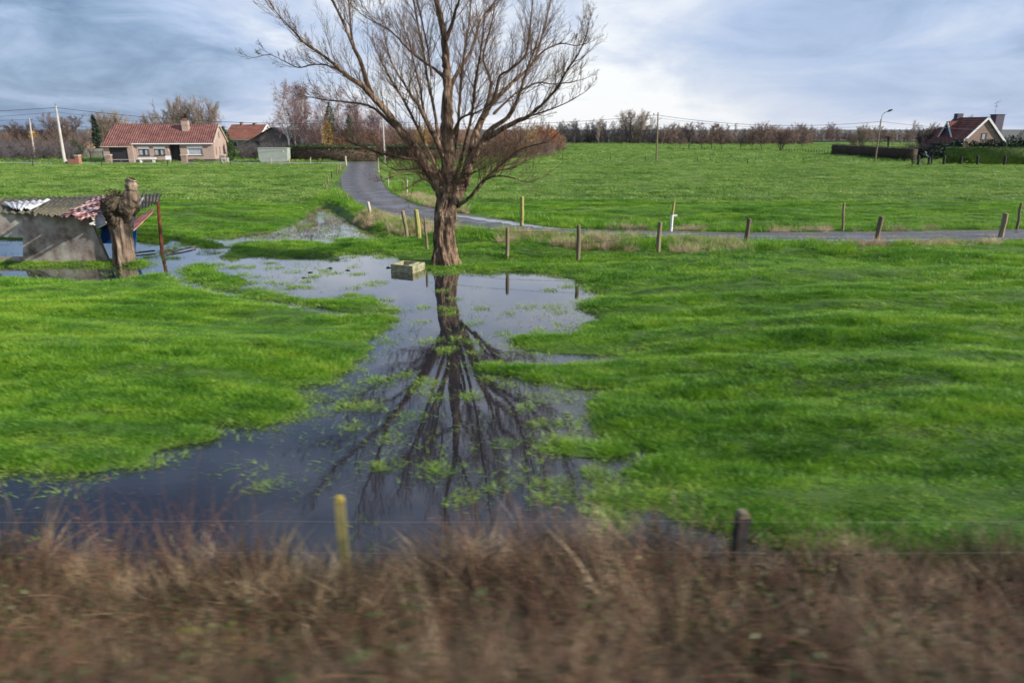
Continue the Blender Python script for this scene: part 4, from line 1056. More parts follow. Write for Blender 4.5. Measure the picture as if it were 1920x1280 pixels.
for i, (a, t, k) in enumerate([(1150, 238, 'alder'), (1163, 243, 'alder'), (1215, 240, 'alder'), (1229, 238, 'alder')]):
    tree(k, (i + 1) % 3, a, 218, t, ['dark alder under the left side of the big round tree', 'low dark alder in front of the big round tree', 'dark alder under the right side of the big round tree', 'dark alder just left of the wooden pole'][i], None, 1.1)
PALE = [(1250, 234, 'poplar'), (1258, 232, 'poplar'), (1268, 236, 'poplar_dark'), (1340, 231, 'poplar'), (1362, 231, 'poplar'), (1372, 229, 'poplar'), (1440, 234, 'poplar'), (1452, 232, 'vase'), (1475, 240, 'vase')]
for i, (a, t, k) in enumerate(PALE):
    tree(k, i % 3, a, 236, t, 'pale bare tree, %s from the left behind the dark meadow row' % ORD[i], 'pale trees behind the meadow row', 1.2)
# trees beyond the long clipped hedge
tree('vase', 1, 1612, 165, 229, 'tall thin bare tree with tan twigs just left of the street lamp', None, 0.75)
tree('vase', 2, 1596, 172, 246, 'low tan bare tree left of the street lamp', None, 1.2)
tree('poplar', 2, 1700, 200, 223, 'tallest columnar poplar behind the hedge between lamp and brick house', None, 0.9)
tree('poplar', 0, 1706, 202, 231, 'shorter columnar poplar beside the tallest one', None, 0.9)
for i, (a, t) in enumerate([(1632, 247), (1645, 250), (1668, 243), (1684, 246)]):
    tree('poplar', i % 3, a, 190, t, 'reddish slender tree, %s from the left behind the clipped brown hedge' % ORD[i], 'slender trees behind the clipped hedge', 1.3)
tree('vase_brown', 0, 1732, 122, 228, 'bare tree with dense brown twigs left of the brick house', None, 0.95)
tree('vase_brown', 1, 1748, 126, 236, 'second bare brown tree against the red roof wing of the brick house', None, 0.9)
tree('vase', 0, 1806, 132, 213, 'thin bare treetop showing above the ridge of the brick house', None, 0.25)
# pollarded tree behind the hedge
pk = empty('pollard_tree', (gx_(1661, 150), 150, G), 0, 'short pollard with a mop of red twigs behind the brown hedge', 'tree')
T = Tubes(); Cc = Tubes(); rp = np.random.default_rng(5)
T.add([np.array([0, 0, -.2]), np.array([.05, 0, .8]), np.array([0, .03, 1.6]), np.array([-.08, 0, 2.5]), np.array([-.1, 0, 2.9])], [.26, .2, .19, .24, .3], 8)
T.build('trunk', M['trunk_dark'], pk)
for _ in range(60):
    d = unit(rp.normal(0, 1, 3) * [1, 1, 0.4] + [0, 0, .5])
    grow([Cc] * 3, np.array([-.1, 0, 2.8]) + rp.normal(0, .15, 3), d, 1.1 + .5 * rp.random(), .03, 0, [dict(jit=.12, up=.2, kids=3, ang=.5, ratio=.5, segs=4, sides=3, rmin=.016), dict(jit=.1, up=.2, kids=0, ang=.4, ratio=.5, segs=2, sides=3, rmin=.014)], rp)
Cc.build('crown', M['twig_brown'], pk)

# the far wood that reads as one band
def wood(name, x0, x1, n, Y0, Y1, t0, t1, material, label, seed, w=1.0):
    rg = np.random.default_rng(seed); T = Tubes()
    SW_ = [dict(jit=0.06, up=0.15, kids=13, ang=0.75, ratio=0.42, segs=5, sides=3, start=0.06, fall=0.55, rr=0.45, taper=0.8, rmin=0.05),
           dict(jit=0.14, up=0.35, kids=5, ang=0.6, ratio=0.5, segs=3, sides=3, start=0.15, fall=0.4, rr=0.6, taper=0.4, rmin=0.042),
           dict(jit=0.15, up=0.25, kids=0, ang=0.5, ratio=0.5, segs=2, sides=3, taper=0.3, rmin=0.034)]
    for _ in range(int(n * 1.3)):
        a = x0 + (x1 - x0) * rg.random(); Y = Y0 + (Y1 - Y0) * rg.random()
        t = t0 + (t1 - t0) * rg.random() ** 1.5 + 14 * fbm(np.array([a * 0.035]), np.array([seed * 1.0]), 3)[0]
        h = max(1.5, gz_(t, Y, a) - G)
        grow([T] * 3, np.array([gx_(a, Y), Y, G - 0.2]), unit(rg.normal(0, .06, 3) + [0, 0, 1]), h, 0.10 * w * (0.7 + 0.6 * rg.random()), 0, SW_, rg)
    o = T.build(name, M[material]); o['kind'] = 'stuff'
    return tag(o, label, 'wood')
wood('far_wood', 1040, 1300, 260, 224, 250, 258, 228, 'twig_dark', 'dark leafless wood closing the far meadow behind the wooden pole', 41)
wood('far_wood', 1235, 1520, 300, 210, 245, 262, 236, 'twig_brown', 'brown leafless wood behind the fenced row of meadow trees', 42)
wood('far_wood', 1480, 1800, 320, 270, 320, 260, 240, 'twig_brown', 'grey brown leafless wood far behind the clipped hedge', 43, 1.4)
wood('far_wood', 1780, 2300, 160, 260, 320, 260, 244, 'twig_dark', 'distant wood behind the conifers right of the brick house', 44, 1.3)
wood('far_wood', -260, 200, 170, 150, 190, 266, 240, 'twig_brown', 'brown leafless wood behind the left hand gardens', 45, 0.8)
wood('far_wood', 180, 560, 150, 160, 190, 260, 234, 'twig_tan', 'pale leafless wood behind the bungalow', 46, 0.8)
wood('far_wood', 560, 1060, 200, 140, 180, 260, 234, 'twig_brown', 'brown leafless wood behind the ivy hedge', 47, 0.8)

# ------------------------------------------------------------------ left: thickets, trees, walls
def thicket(x0, x1, n, Y0, Y1, hmin, hmax, material, label, seed, name='thicket'):
    rg = np.random.default_rng(seed); T = Tubes()
    S3 = [dict(jit=0.16, up=0.1, kids=5, ang=0.6, ratio=0.5, segs=4, sides=3, start=0.2, fall=0.4, rr=0.6, taper=0.7, rmin=0.014),
          dict(jit=0.2, up=0.1, kids=3, ang=0.6, ratio=0.55, segs=3, sides=3, start=0.2, rmin=0.012), dict(jit=0.2, up=0.1, kids=0, ang=0.5, ratio=0.5, segs=2, sides=3, rmin=0.010)]
    for _ in range(n):
        a = x0 + (x1 - x0) * rg.random(); Y = Y0 + (Y1 - Y0) * rg.random()
        h = hmin + (hmax - hmin) * rg.random(); c = np.array([gx_(a, Y), Y, G - 0.1])
        for k in range(5):
            grow([T] * 3, c + rg.normal(0, .25, 3) * [1, 1, 0], unit(rg.normal(0, .45, 3) + [0, 0, 1.2]), h * (0.7 + 0.4 * rg.random()), 0.022, 0, S3, rg)
    o = T.build(name, M[material]); o['kind'] = 'stuff'
    return tag(o, label, 'thicket')
thicket(-120, 150, 150, 105, 114, 1.6, 3.2, 'twig_dark', 'dark tangled thicket left of the bungalow garage', 51)
thicket(-120, 190, 90, 114, 125, 2.0, 4.2, 'twig_brown', 'brown thicket behind the leaning concrete pole', 52)
thicket(455, 560, 60, 108, 112, 1.2, 2.8, 'twig_dark', 'dark bramble thicket round the pale green box', 53)
thicket(600, 900, 130, 112, 122, 2.5, 5.0, 'twig_brown', 'brown thicket behind the ivy hedge and the white pole', 54)
thicket(560, 720, 70, 118, 130, 4.5, 8.5, 'twig_purple', 'tall purple brown thicket among the birches', 55)
thicket(880, 1040, 90, 112, 124, 2.2, 4.4, 'twig_brown', 'brown thicket left of the orange tree', 56)
thicket(1700, 1800, 60, 112, 120, 1.5, 3.2, 'twig_dark', 'dark garden thicket in front of the red roof wing', 57)
tree('vase_brown', 2, 125, 128, 209, 'round bare tree standing just right of the leaning concrete pole', None, 1.15)
tree('alder', 2, 155, 132, 216, 'small thin bare tree left of the dark conifer', None, 0.9)
tree('vase_brown', 0, 62, 130, 222, 'bushy brown tree behind the short leaning pole', None, 1.35)
tree('alder_brown', 0, 30, 134, 231, 'low dark tree at the far left edge behind the gardens', None, 1.6)
tree('vase', 1, 205, 150, 204, 'pale bare tree rising behind the left end of the bungalow roof', None, 1.0)
tree('vase', 2, 228, 152, 202, 'pale forked bare tree behind the bungalow roof, right of the conifer', None, 1.0)
tree('vase', 0, 295, 150, 210, 'low pale bare tree above the middle of the bungalow roof', None, 1.0)
tree('vase', 2, 345, 138, 173, 'tallest pale bare tree right above the bungalow chimney', None, 0.85)
tree('vase', 1, 390, 138, 174, 'tall pale bare tree above the gable end of the bungalow', None, 0.85)
tree('birch', 0, 411, 140, 203, 'small purple brown tree behind the gable of the bungalow', None, 0.9)
# birches
for i, (a, t, k, w_, lab) in enumerate([(545, 150, 'birch', 0.8, 'slanting white stemmed birch at the left edge of the birch group'), (557, 147, 'birch', 0.75, 'second birch from the left with a straight white stem'),
                                        (568, 142, 'birch_multi', 0.8, 'three stemmed birch with the brightest white bark'), (604, 152, 'birch', 0.8, 'leaning birch beside the yellow leaved bush'),
                                        (640, 160, 'birch', 0.8, 'birch behind the ivy clad trunk'), (668, 172, 'birch_multi', 0.8, 'birch right of the ivy clad trunk'), (705, 195, 'birch_multi', 0.9, 'low birch behind the white pole')]):
    o = tree(k, (i % 3) if k == 'birch' else i % 2, a, 116 + (i % 3) * 2.5, t, lab, None, w_)
    if i in (0, 3): o.rotation_euler = (0, R(-4 if i == 0 else 5), o.rotation_euler[2])
# leafy bushes
def bush(name, px_, Y, ytop, wpx, material, label, seed, n=1500, size=0.10, z0=G, trunk=True, cat='bush', lobes=10, depth=None, shell=0.55, tw='trunk_dark', shape='round'):
    x = gx_(px_, Y); h = gz_(ytop, Y, px_) - z0; pxm = 1280 / (Y * cp + 1.4); w = wpx / pxm / 2; dp = depth or w * 0.9
    root = empty(name, (x, Y, z0), 0, label, cat)
    if shape == 'round':
        v, q = leaf_quads((0, 0, h * 0.54), (w * 1.05, dp * 1.05, h * 0.50), n, size, seed, lobes, shell=shell)
    else:
        r = np.random.default_rng(seed); t = r.random(n) ** 0.8; a = r.random(n) * 6.283
        rr = w * np.sqrt(np.maximum(0, (1 - t))) * (0.55 + 0.45 * r.random(n)) * (1 + 0.25 * np.sin(3 * a + 9 * t)) if shape == 'cone' else w * (0.7 + 0.4 * r.random(n)) * np.sqrt(np.clip(1 - (2 * t - 0.9) ** 4, 0.05, 1)) * (1 + 0.25 * np.sin(2 * a + 11 * t))
        p = np.stack([rr * np.cos(a), rr * np.sin(a), h * (0.04 + 0.96 * t)], 1)
        u = r.normal(0, 1, (n, 3)); u /= np.linalg.norm(u, axis=1, keepdims=True)
        vv = np.cross(u, r.normal(0, 1, (n, 3))); vv /= np.linalg.norm(vv, axis=1, keepdims=True)
        s = size * (0.5 + r.random(n))[:, None]
        v = np.stack([p - u * s, p + vv * s * .6, p + u * s, p - vv * s * .6], 1).reshape(-1, 3); q = np.arange(n * 4).reshape(-1, 4)
    np_obj('foliage', M[material], v, q, parent=root)
    T = Tubes(); rg = np.random.default_rng(seed)
    Sb = [dict(jit=.1, up=.1, kids=6, ang=.7, ratio=.45, segs=5, sides=5, start=.25, fall=.4, rr=.5, taper=.8, rmin=.02), dict(jit=.12, up=.3, kids=3, ang=.6, ratio=.5, segs=3, sides=3, rmin=.014), dict(jit=.12, up=.3, kids=0, ang=.6, ratio=.5, segs=2, sides=3, rmin=.011)]
    for k in range(1 if shape != 'round' else 3):
        grow([T] * 3, np.array([rg.normal(0, .1), rg.normal(0, .1), -.1]), unit(rg.normal(0, .25 if shape == 'round' else .02, 3) + [0, 0, 1]), h * 0.9, 0.03 * h ** 0.6, 0, Sb if shape == 'round' else [dict(jit=.02, up=0, kids=0, ang=.4, ratio=.3, segs=5, sides=6, taper=.9)], rg)
    T.build('stem', M[tw], root)
    return root
bush('conifer_tree', 188, 118, 216, 17, 'conifer', 'dark ragged conifer at the left end of the bungalow roof', 1, 1500, 0.16, shape='cone', cat='tree')
bush('yellow_bush', 70, 122, 240, 17, 'yellow', 'yellow leaved bush beside the short leaning pole', 2, 500, 0.13)
bush('garden_shrub', 146, 112, 262, 26, 'ivy', 'dark evergreen shrub between pole and garage', 3, 900, 0.11)
bush('garden_shrub', 250.5, 106.2, 289, 9, 'cypress', 'small round green shrub at the corner of the garage', 4, 400, 0.06)
bush('evergreen_shrub', 425, 112, 238, 17, 'cypress', 'tall loose evergreen shrub against the bungalow gable', 5, 1500, 0.11, shape='column')
bush('cypress_bush', 437, 109, 262, 20, 'cypress', 'plump clipped cypress in front of the second house', 6, 1800, 0.07, shape='cone')
bush('garden_shrub', 434, 104.5, 291, 14, 'cypress', 'low bright green shrub right of the last gate pillar', 7, 500, 0.07)
bush('ivy_clad_tree', 624, 114, 192, 15, 'ivy', 'narrow dark trunk wrapped in ivy among the birches', 8, 1600, 0.11, shape='column', cat='tree')
bush('yellow_bush', 618, 111, 226, 19, 'yellow', 'tall yellow leaved bush beside the leaning birch', 9, 1100, 0.10, shape='column')
bush('ivy_clad_tree', 659, 116, 216, 14, 'ivy', 'second dark ivy trunk left of the white pole', 10, 900, 0.11, shape='column', cat='tree')
for i, (a, t, w, m) in enumerate([(645, 248, 40, 'beech'), (700, 240, 44, 'beech'), (712, 228, 14, 'orange'), (752, 232, 62, 'beech'), (790, 226, 50, 'yellow'), (820, 236, 46, 'beech'), (868, 234, 60, 'orange'), (925, 238, 60, 'beech'), (965, 234, 52, 'beech'), (996, 232, 44, 'yellow'), (745, 262, 60, 'orange'), (805, 262, 50, 'orange')]):
    bush('beech_bush', a, 113 + 2 * (i % 4), t, w, m, '%s bush, %s from the left of the autumn bushes behind the hedge' % ({'beech': 'russet brown', 'orange': 'orange', 'yellow': 'dull yellow'}[m], ORD[[0, 1, 2, 4, 6, 8, 9, 10, 11, 12, 3, 7][i]]), 20 + i, 1100 if w > 30 else 300, 0.10, shell=0.35, lobes=14)
bush('orange_tree', 1027, 128, 227, 44, 'orange', 'bright orange leaved tree at the right end of the autumn bushes', 40, 2600, 0.13, cat='tree', lobes=14, shell=0.35, tw='trunk_tan')
bush('pink_bush', 1050, 140, 240, 24, 'beech', 'faint pinkish bush just right of the bright orange tree', 41, 400, 0.10, shell=0.3)
# ivy hedge on both sides of the lane's far end
def hedge(name, pxa, pxb, Y0, Y1, ytop, material, label, seed, dens=30, size=0.085, rough=0.10, wav=0.4, rz=0.0, top=None):
    xa, xb = gx_(pxa, Y0), gx_(pxb, Y0); zt = gz_(ytop, Y0, (pxa + pxb) / 2)
    v, q = box_leaves(xa, xb, Y0, Y1, G - 0.05, zt, dens, size, seed, rough, wav)
    o = np_obj(name, M[material], v, q)
    tag(o, label, 'hedge')
    return o
def hedge_in(name, pxa, pxb, Y0, Y1, ytop, label, seed):
    root = empty(name, (gx_((pxa + pxb) / 2, Y0), Y0, G), 0, label, 'hedge')
    xa, xb = gx_(pxa, Y0), gx_(pxb, Y0); c = (xa + xb) / 2; zt = gz_(ytop, Y0, (pxa + pxb) / 2) - G
    v, q = box_leaves(xa - c, xb - c, 0, Y1 - Y0, -0.05, zt * 0.86, 34, 0.07, seed, 0.14, 0.3)
    np_obj('twiggy_face', M['hedge_brown'], v, q, parent=root)
    v, q = box_leaves(xa - c, xb - c, -0.05, Y1 - Y0 + .05, zt * 0.80, zt, 60, 0.085, seed + 1, 0.15, 0.5)
    np_obj('ivy_top', M['ivy'], v, q, parent=root)
hedge_in('ivy_hedge', 548, 706, 104.5, 106.3, 273, 'long brown twiggy hedge with a dark ivy top left of the white pole', 61)
hedge_in('ivy_hedge', 726, 862, 104.5, 106.3, 273, 'ivy topped hedge behind the willow, right of the white pole', 63)
hedge('clipped_hedge', 540, 552, 105, 106.2, 276, 'ivy', 'short dark green hedge end beside the pale green box', 65, 60)
# long clipped brown hedge on the right: it runs back towards the left
def hedge_line(name, A, B, h, th, material, label, seed, dens=45, size=0.06):
    A, B = np.array(A[:2]), np.array(B[:2]); Ln = np.linalg.norm(B - A); an = math.atan2(B[1] - A[1], B[0] - A[0])
    v, q = box_leaves(0, Ln, 0, th, -0.05, h, dens, size, seed, 0.045, 0.12)
    o = np_obj(name, M[material], v, q)
    o.location = (float(A[0]), float(A[1]), G); o.rotation_euler = (0, 0, an)
    return tag(o, label, 'hedge')
hedge_line('clipped_hedge', P(1556, 291, G), P(1704, 304, G), 1.95, 1.2, 'hedge_brown', 'long square clipped brown hedge behind the street lamp', 71, 40)
hedge_line('clipped_hedge', P(1772, 308.5, G), P(2060, 311, G), 2.25, 1.2, 'hedge_green', 'bright green clipped hedge below the brick house', 72, 50)
for i, (a, Y, t, w) in enumerate([(1722, 108, 277, 24), (1752, 106, 278, 26), (1760, 112, 266, 34), (1790, 109, 257, 34), (1815, 110, 262, 40), (1840, 111, 259, 42), (1866, 110, 262, 38), (1893, 112, 254, 44), (1922, 111, 257, 40), (1950, 112, 256, 44)]):
    bush('dark_conifer', a, Y, t, w, 'conifer', 'dark evergreen bush, %s from the left in the screen before the brick house' % ORD[i], 80 + i, 1700, 0.12, cat='bush', lobes=12)

# ------------------------------------------------------------------ buildings
def wall_grid(mb, u0, u1, w0, w1, ops, y0, y1):
    us = sorted({u0, u1} | {o[0] for o in ops} | {o[1] for o in ops}); ws = sorted({w0, w1} | {o[2] for o in ops} | {o[3] for o in ops})
    for i in range(len(us) - 1):
        run = None
        for j in range(len(ws) - 1):
            cu, cw = (us[i] + us[i + 1]) / 2, (ws[j] + ws[j + 1]) / 2
            if any(o[0] < cu < o[1] and o[2] < cw < o[3] for o in ops):
                if run is not None: mb.box(us[i], us[i + 1], y0, y1, run, ws[j]); run = None
            elif run is None: run = ws[j]
        if run is not None: mb.box(us[i], us[i + 1], y0, y1, run, ws[-1])
def bungalow():
    A = P(404, 303.5, G); rz = R(8)
    # local frame: x runs along the front from the garage (0) to the gable (17.4), y goes back
    LX = 14.9
    off = np.array([math.cos(rz), math.sin(rz), 0]) * LX
    o = empty('bungalow', (A - off), rz, 'pink brick bungalow with red tiled roof and garage left of the willow', 'house')
    EV, RG, DP = 2.78, 5.15, 7.6
    w = MB()
    ops = [(4.45, 5.95, .95, 2.2), (6.6, 8.1, .95, 2.2), (8.7, 10.2, .12, 2.62), (11.2, 13.3, .95, 2.25)]
    wall_grid(w, 3.95, LX, 0.0, EV, ops, 0, .28)
    wall_grid(w, 0, 3.95, 0, 2.45, [(.75, 3.2, 0.02, 2.05)], -.55, -.27)
    w.box(0, .28, -.27, DP, 0, 2.45); w.box(3.67, 3.949, -.27, 0.27, 0, 2.447)
    gops = [(1.0, 1.5, .9, 2.1), (3.0, 3.5, .9, 2.1), (5.0, 5.5, .9, 2.1)]
    gy = MB(); wall_grid(gy, .281, DP - .281, 0, EV, gops, 0, .28)
    for p in gy.v: w.v.append((LX - p[1], p[0], p[2]))
    b0 = len(w.v) - len(gy.v); w.f += [tuple(b0 + i for i in q) for q in gy.f]
    w.box(0.281, LX - .281, DP - .28, DP, 0, EV)
    w.box(.4, LX - .3, .9, 1.0, .05, EV)                                                # partition behind the windows
    w.prism([(LX - .28, .0, EV + .002), (LX - .28, DP, EV + .002), (LX - .28, DP / 2, RG - .12)], (.28, 0, 0))
    w.prism([(0, .0, EV + .002), (0, DP, EV + .002), (0, DP / 2, RG - .12)], (.28, 0, 0))
    w.build('wall', M['brick_pink'], o)
    pl = MB(); pl.box(3.96, 8.69, -.03, -.003, 0, .38); pl.box(10.21, LX + .03, -.03, -.003, 0, .38); pl.box(LX + .003, LX + .03, -.003, DP, 0, .38)
    pl.build('plinth', M['plinth'], o)
    s = (RG - EV) / (DP / 2)
    r = MB()
    r.slab([(3.85, -.42, EV - .42 * s + .16), (LX + .12, -.42, EV - .42 * s + .16), (LX + .12, DP / 2, RG + .16), (3.85, DP / 2, RG + .16)], .14)
    r.slab([(-.15, -.98, EV - .98 * s + .16), (3.848, -.98, EV - .98 * s + .16), (3.848, DP / 2, RG + .16), (0.35, DP / 2, RG + .16)], .14)
    r.slab([(LX + .12, DP + .4, EV - .4 * s + .16), (-.1, DP + .4, EV - .4 * s + .16), (.35, DP / 2 + .002, RG + .16), (LX + .12, DP / 2 + .002, RG + .16)], .14)
    rf = r.build('roof', M['tile'], o)
    ch = MB(); ch.box(10.2, 11.1, 2.15, 3.0, 3.7, 5.75); c = ch.build('chimney', M['brick_pink'], rf)
    MB().box(10.15, 11.15, 2.1, 3.05, 5.753, 5.85).build('chimney_cap', M['brick_brown'], rf)
    pot = MB()
    for k in range(3): pot.tube([(10.4 + .25 * k, 2.55, 5.85), (10.4 + .25 * k, 2.55, 6.08)], .07, 8)
    pot.build('chimney_pot', M['brick_red'], rf)
    vg = MB()
    vg.slab([(LX + .125, -.42, EV - .42 * s + .18), (LX + .19, -.42, EV - .42 * s + .18), (LX + .19, DP / 2, RG + .18), (LX + .125, DP / 2, RG + .18)], .2)
    vg.slab([(LX + .125, DP / 2, RG + .18), (LX + .19, DP / 2, RG + .18), (LX + .19, DP + .4, EV - .4 * s + .18), (LX + .125, DP + .4, EV - .4 * s + .18)], .2)
    vg.build('verge_board', M['post_pale'], o)
    gt = MB(); gt.box(3.86, LX + .1, -.52, -.42, EV - .42 * s - .02, EV - .42 * s + .12); gt.build('gutter', M['white'], o)
    MB().box(-.15, 3.84, -1.08, -.98, EV - .98 * s - .02, EV - .98 * s + .10).build('gutter', M['post_pale'], o)
    MB().tube([(4.05, -.35, EV - .35), (4.05, -.08, EV - .7), (4.05, -.08, .4)], .05, 8).build('downpipe', M['post_pale'], o)
    MB().box(.78, 3.17, -.42, -.36, .02, 2.03).build('garage_door', M['dark'], o)
    for (a, b, c_, d) in ops[:2] + ops[3:]:
        f = MB(); t = .07
        f.box(a, b, .10, .16, c_, c_ + t); f.box(a, b, .10, .16, d - .32 - t, d - .32); f.box(a, a + t, .10, .16, c_ + t, d - .32 - t); f.box(b - t, b, .10, .16, c_ + t, d - .32 - t)
        if b - a < 2: f.box((a + b) / 2 - .12, (a + b) / 2 + .12, .10, .16, c_ + t, d - .32 - t)
        win = f.build('window', M['dark'] if b - a < 2 else M['white'], o)
        MB().box(a + t, b - t, .165, .18, c_ + t, d - .32 - t).build('pane', M['curtain'], win)
        MB().box(a - .04, b + .04, -.05, .16, d - .315, d + .0).build('shutter_box', M['white'], win)
        MB().box(a - .06, b + .06, -.07, .095, c_ - .08, c_ - .003).build('sill', M['plinth'], win)
    for (a, b, c_, d) in gops:
        win = MB().box(LX - .16, LX - .10, a, b, c_, d).build('window', M['dark'], o)
    MB().box(LX + .003, LX + .02, DP / 2 - .35, DP / 2 - .05, 3.3, 4.2).build('gable_slit', M['dark'], o)
    dr = MB().box(8.95, 9.8, .80, .847, .12, 2.3).build('door', M['dark'], o)
    MB().box(8.71, 10.19, .282, .84, .02, .12).build('doorstep', M['plinth'], o)
    MB().box(8.701, 10.199, .85, .86, .121, 2.6).build('recess_shade', M['dark'], o)  # dark sheet standing in for the shade deep in the door recess
    MB().box(8.5, 8.62, -.06, -.003, 1.55, 1.7).build('porch_lamp', M['white'], o)
    return A, off, rz
bA, bOff, bRz = bungalow()
def BL(x, y, z=0):
    o = bA - bOff
    return np.array([o[0] + x * math.cos(bRz) - y * math.sin(bRz), o[1] + x * math.sin(bRz) + y * math.cos(bRz), G + z])
# front garden
be = empty('garden_bench', BL(6.3, -2.2), bRz, 'white concrete bench below the bungalow windows', 'bench')
MB().box(-1.15, 1.15, -.25, .25, .46, .72).build('seat', M['white'], be)
for s_ in (-.95, .75): MB().box(s_, s_ + .2, -.22, .22, 0, .458).build('leg', M['white'], be)
sg = empty('garden_sign', BL(9.4, -3.0), bRz, 'white blank board on two short posts in the front garden', 'sign')
MB().box(-.38, .38, -.03, .03, .45, 1.0).build('board', M['white'], sg)
for s_ in (-.2, .2): MB().box(s_ - .035, s_ + .035, .033, .09, 0, .95).build('leg', M['post_pale'], sg)
for a, lab in ((205, 'square brick gate pillar in front of the garage'), (347, 'brick gate pillar right of the white garden sign'), (418.5, 'brick gate pillar beyond the gable at the driveway')):
    p = P(a, 305.5, G); gp = empty('gate_pillar', p, bRz, lab, 'pillar', 'brick gate pillars of the bungalow')
    MB().box(-.36, .36, -.36, .36, 0, 1.0).build('shaft', M['brick_brown'], gp)
    MB().box(-.42, .42, -.42, .42, 1.003, 1.16).build('cap', M['post_pale'], gp)
p = P(145, 309, G); gp = empty('red_brick_pillar', p, 0, 'low red brick wall end with a pale cap right of the leaning pole', 'wall')
MB().box(-1.0, -.0, -.3, .3, 0, .75).build('wall', M['brick_red'], gp); MB().box(.003, .5, -.32, .32, 0, 1.15).build('pillar', M['brick_red'], gp); MB().box(-.03, .55, -.36, .36, 1.153, 1.28).build('cap', M['post_pale'], gp)
lw = MB(); c0, c1, c2, c3 = BL(4.2, -2.6, .035), BL(11.0, -3.2, .035), BL(11.0, -.4, .035), BL(4.2, -.4, .035)
lw.add([c0, c1, c2, c3], [(0, 1, 2, 3)])
tag(lw.build('front_lawn', mat('lawn', cols=[(0.10, 0.19, 0.03), (0.17, 0.26, 0.04)], scale=1.5, coord='World', rough=0.9)), 'green front lawn of the bungalow', 'lawn', kind='structure')
dv = MB()
for a, b in ((0.2, 4.0), (11.2, 18.5)): dv.add([BL(a, -2.0 if b < 5 else -3.6, .04), BL(b, -2.2 if b < 5 else -4.4, .04), BL(b, -.6 if b < 5 else 2, .04), BL(a, -.6 if b < 5 else -.05, .04)], [(0, 1, 2, 3)])
tag(dv.build('driveway', mat('wet_drive', cols=[(0.14, 0.14, 0.17), (0.24, 0.24, 0.28)], scale=1.5, coord='World', rough=0.35)), 'wet grey driveway beside the bungalow', 'driveway', kind='structure')
rl = empty('garden_rail', BL(2, -3.0), bRz, 'low thin rail between the brick gate pillars', 'railing')
MB().box(-.6, 7.4, -.02, .02, .48, .54).build('rail', M['post_pale'], rl)
for k in range(6): MB().box(-.4 + 1.45 * k, -.34 + 1.45 * k, -.03, .03, 0, .478).build('rail_post', M['post'], rl)
# small white garden table right of the last pillar
tb = empty('garden_table', P(423, 306, G), 0, 'small white garden table beside the last brick pillar', 'table')
MB().box(-.45, .45, -.3, .3, .62, .68).build('table_top', M['white'], tb)
for a, b in ((-.4, -.25), (.34, -.25), (-.4, .19), (.34, .19)): MB().box(a, a + .06, b, b + .06, 0, .618).build('leg', M['white'], tb)

def simple_house(name, loc, rz, LX, DP, EV, RG, wallm, roofm, label, chim=(), trim='white', wins=(), cat='house'):
    o = empty(name, loc, rz, label, cat)
    w = MB(); w.box(0, LX, 0, .3, 0, EV); w.box(0, LX, DP - .3, DP, 0, EV); w.box(0, .3, .3, DP - .3, 0, EV); w.box(LX - .3, LX, .3, DP - .3, 0, EV)
    w.prism([(LX - .3, 0, EV + .003), (LX - .3, DP, EV + .003), (LX - .3, DP / 2, RG - .1)], (.3, 0, 0)); w.prism([(0, 0, EV + .003), (0, DP, EV + .003), (0, DP / 2, RG - .1)], (.3, 0, 0))
    w.build('wall', M[wallm], o)
    s = (RG - EV) / (DP / 2); r = MB()
    r.slab([(-.2, -.35, EV - .35 * s + .16), (LX + .2, -.35, EV - .35 * s + .16), (LX + .2, DP / 2, RG + .16), (-.2, DP / 2, RG + .16)], .14)
    r.slab([(LX + .2, DP + .35, EV - .35 * s + .16), (-.2, DP + .35, EV - .35 * s + .16), (-.2, DP / 2 + .003, RG + .16), (LX + .2, DP / 2 + .003, RG + .16)], .14)
    rf = r.build('roof', M[roofm], o)
    for (x, y, a, b, top) in chim:
        MB().box(x, x + a, y, y + b, EV, top).build('chimney', M['brick_brown'], rf)
        MB().box(x - .05, x + a + .05, y - .05, y + b + .05, top + .003, top + .1).build('chimney_cap', M['plinth'], rf)
    if trim:
        v = MB(); t = .203
        v.slab([(LX + t, -.4, EV - .4 * s + .2), (LX + t + .08, -.4, EV - .4 * s + .2), (LX + t + .08, DP / 2, RG + .2), (LX + t, DP / 2, RG + .2)], .26)
        v.slab([(LX + t, DP / 2, RG + .2), (LX + t + .08, DP / 2, RG + .2), (LX + t + .08, DP + .4, EV - .4 * s + .2), (LX + t, DP + .4, EV - .4 * s + .2)], .26)
        v.build('verge_board', M[trim], o)
        MB().box(-.2, LX + .2, -.46, -.36, EV - .36 * s - .06, EV - .36 * s + .08).build('gutter', M[trim], o)
    for (x0, x1, z0, z1) in wins:
        f = MB().box(x0, x1, -.04, -.003, z0, z1).build('window', M['white'], o)
        MB().box(x0 + .1, x1 - .1, -.06, -.043, z0 + .1, z1 - .1).build('pane', M['glass'], f)
    return o
a = AT(424, 300, 148); a[2] = G
simple_house('red_roofed_house', a, R(-14), 8.0, 7.0, gz_(258, 148) - G - .2, gz_(235, 150) - G, 'brick_pink', 'tile_orange', 'small house with orange red roof and white gable trim behind the cypress', chim=((2.0, 3.2, .5, .5, 5.9), (5.0, 3.2, .7, .6, 5.75)), wins=((2, 3.2, 1.0, 2.1), (4.6, 5.8, 1.0, 2.1)))
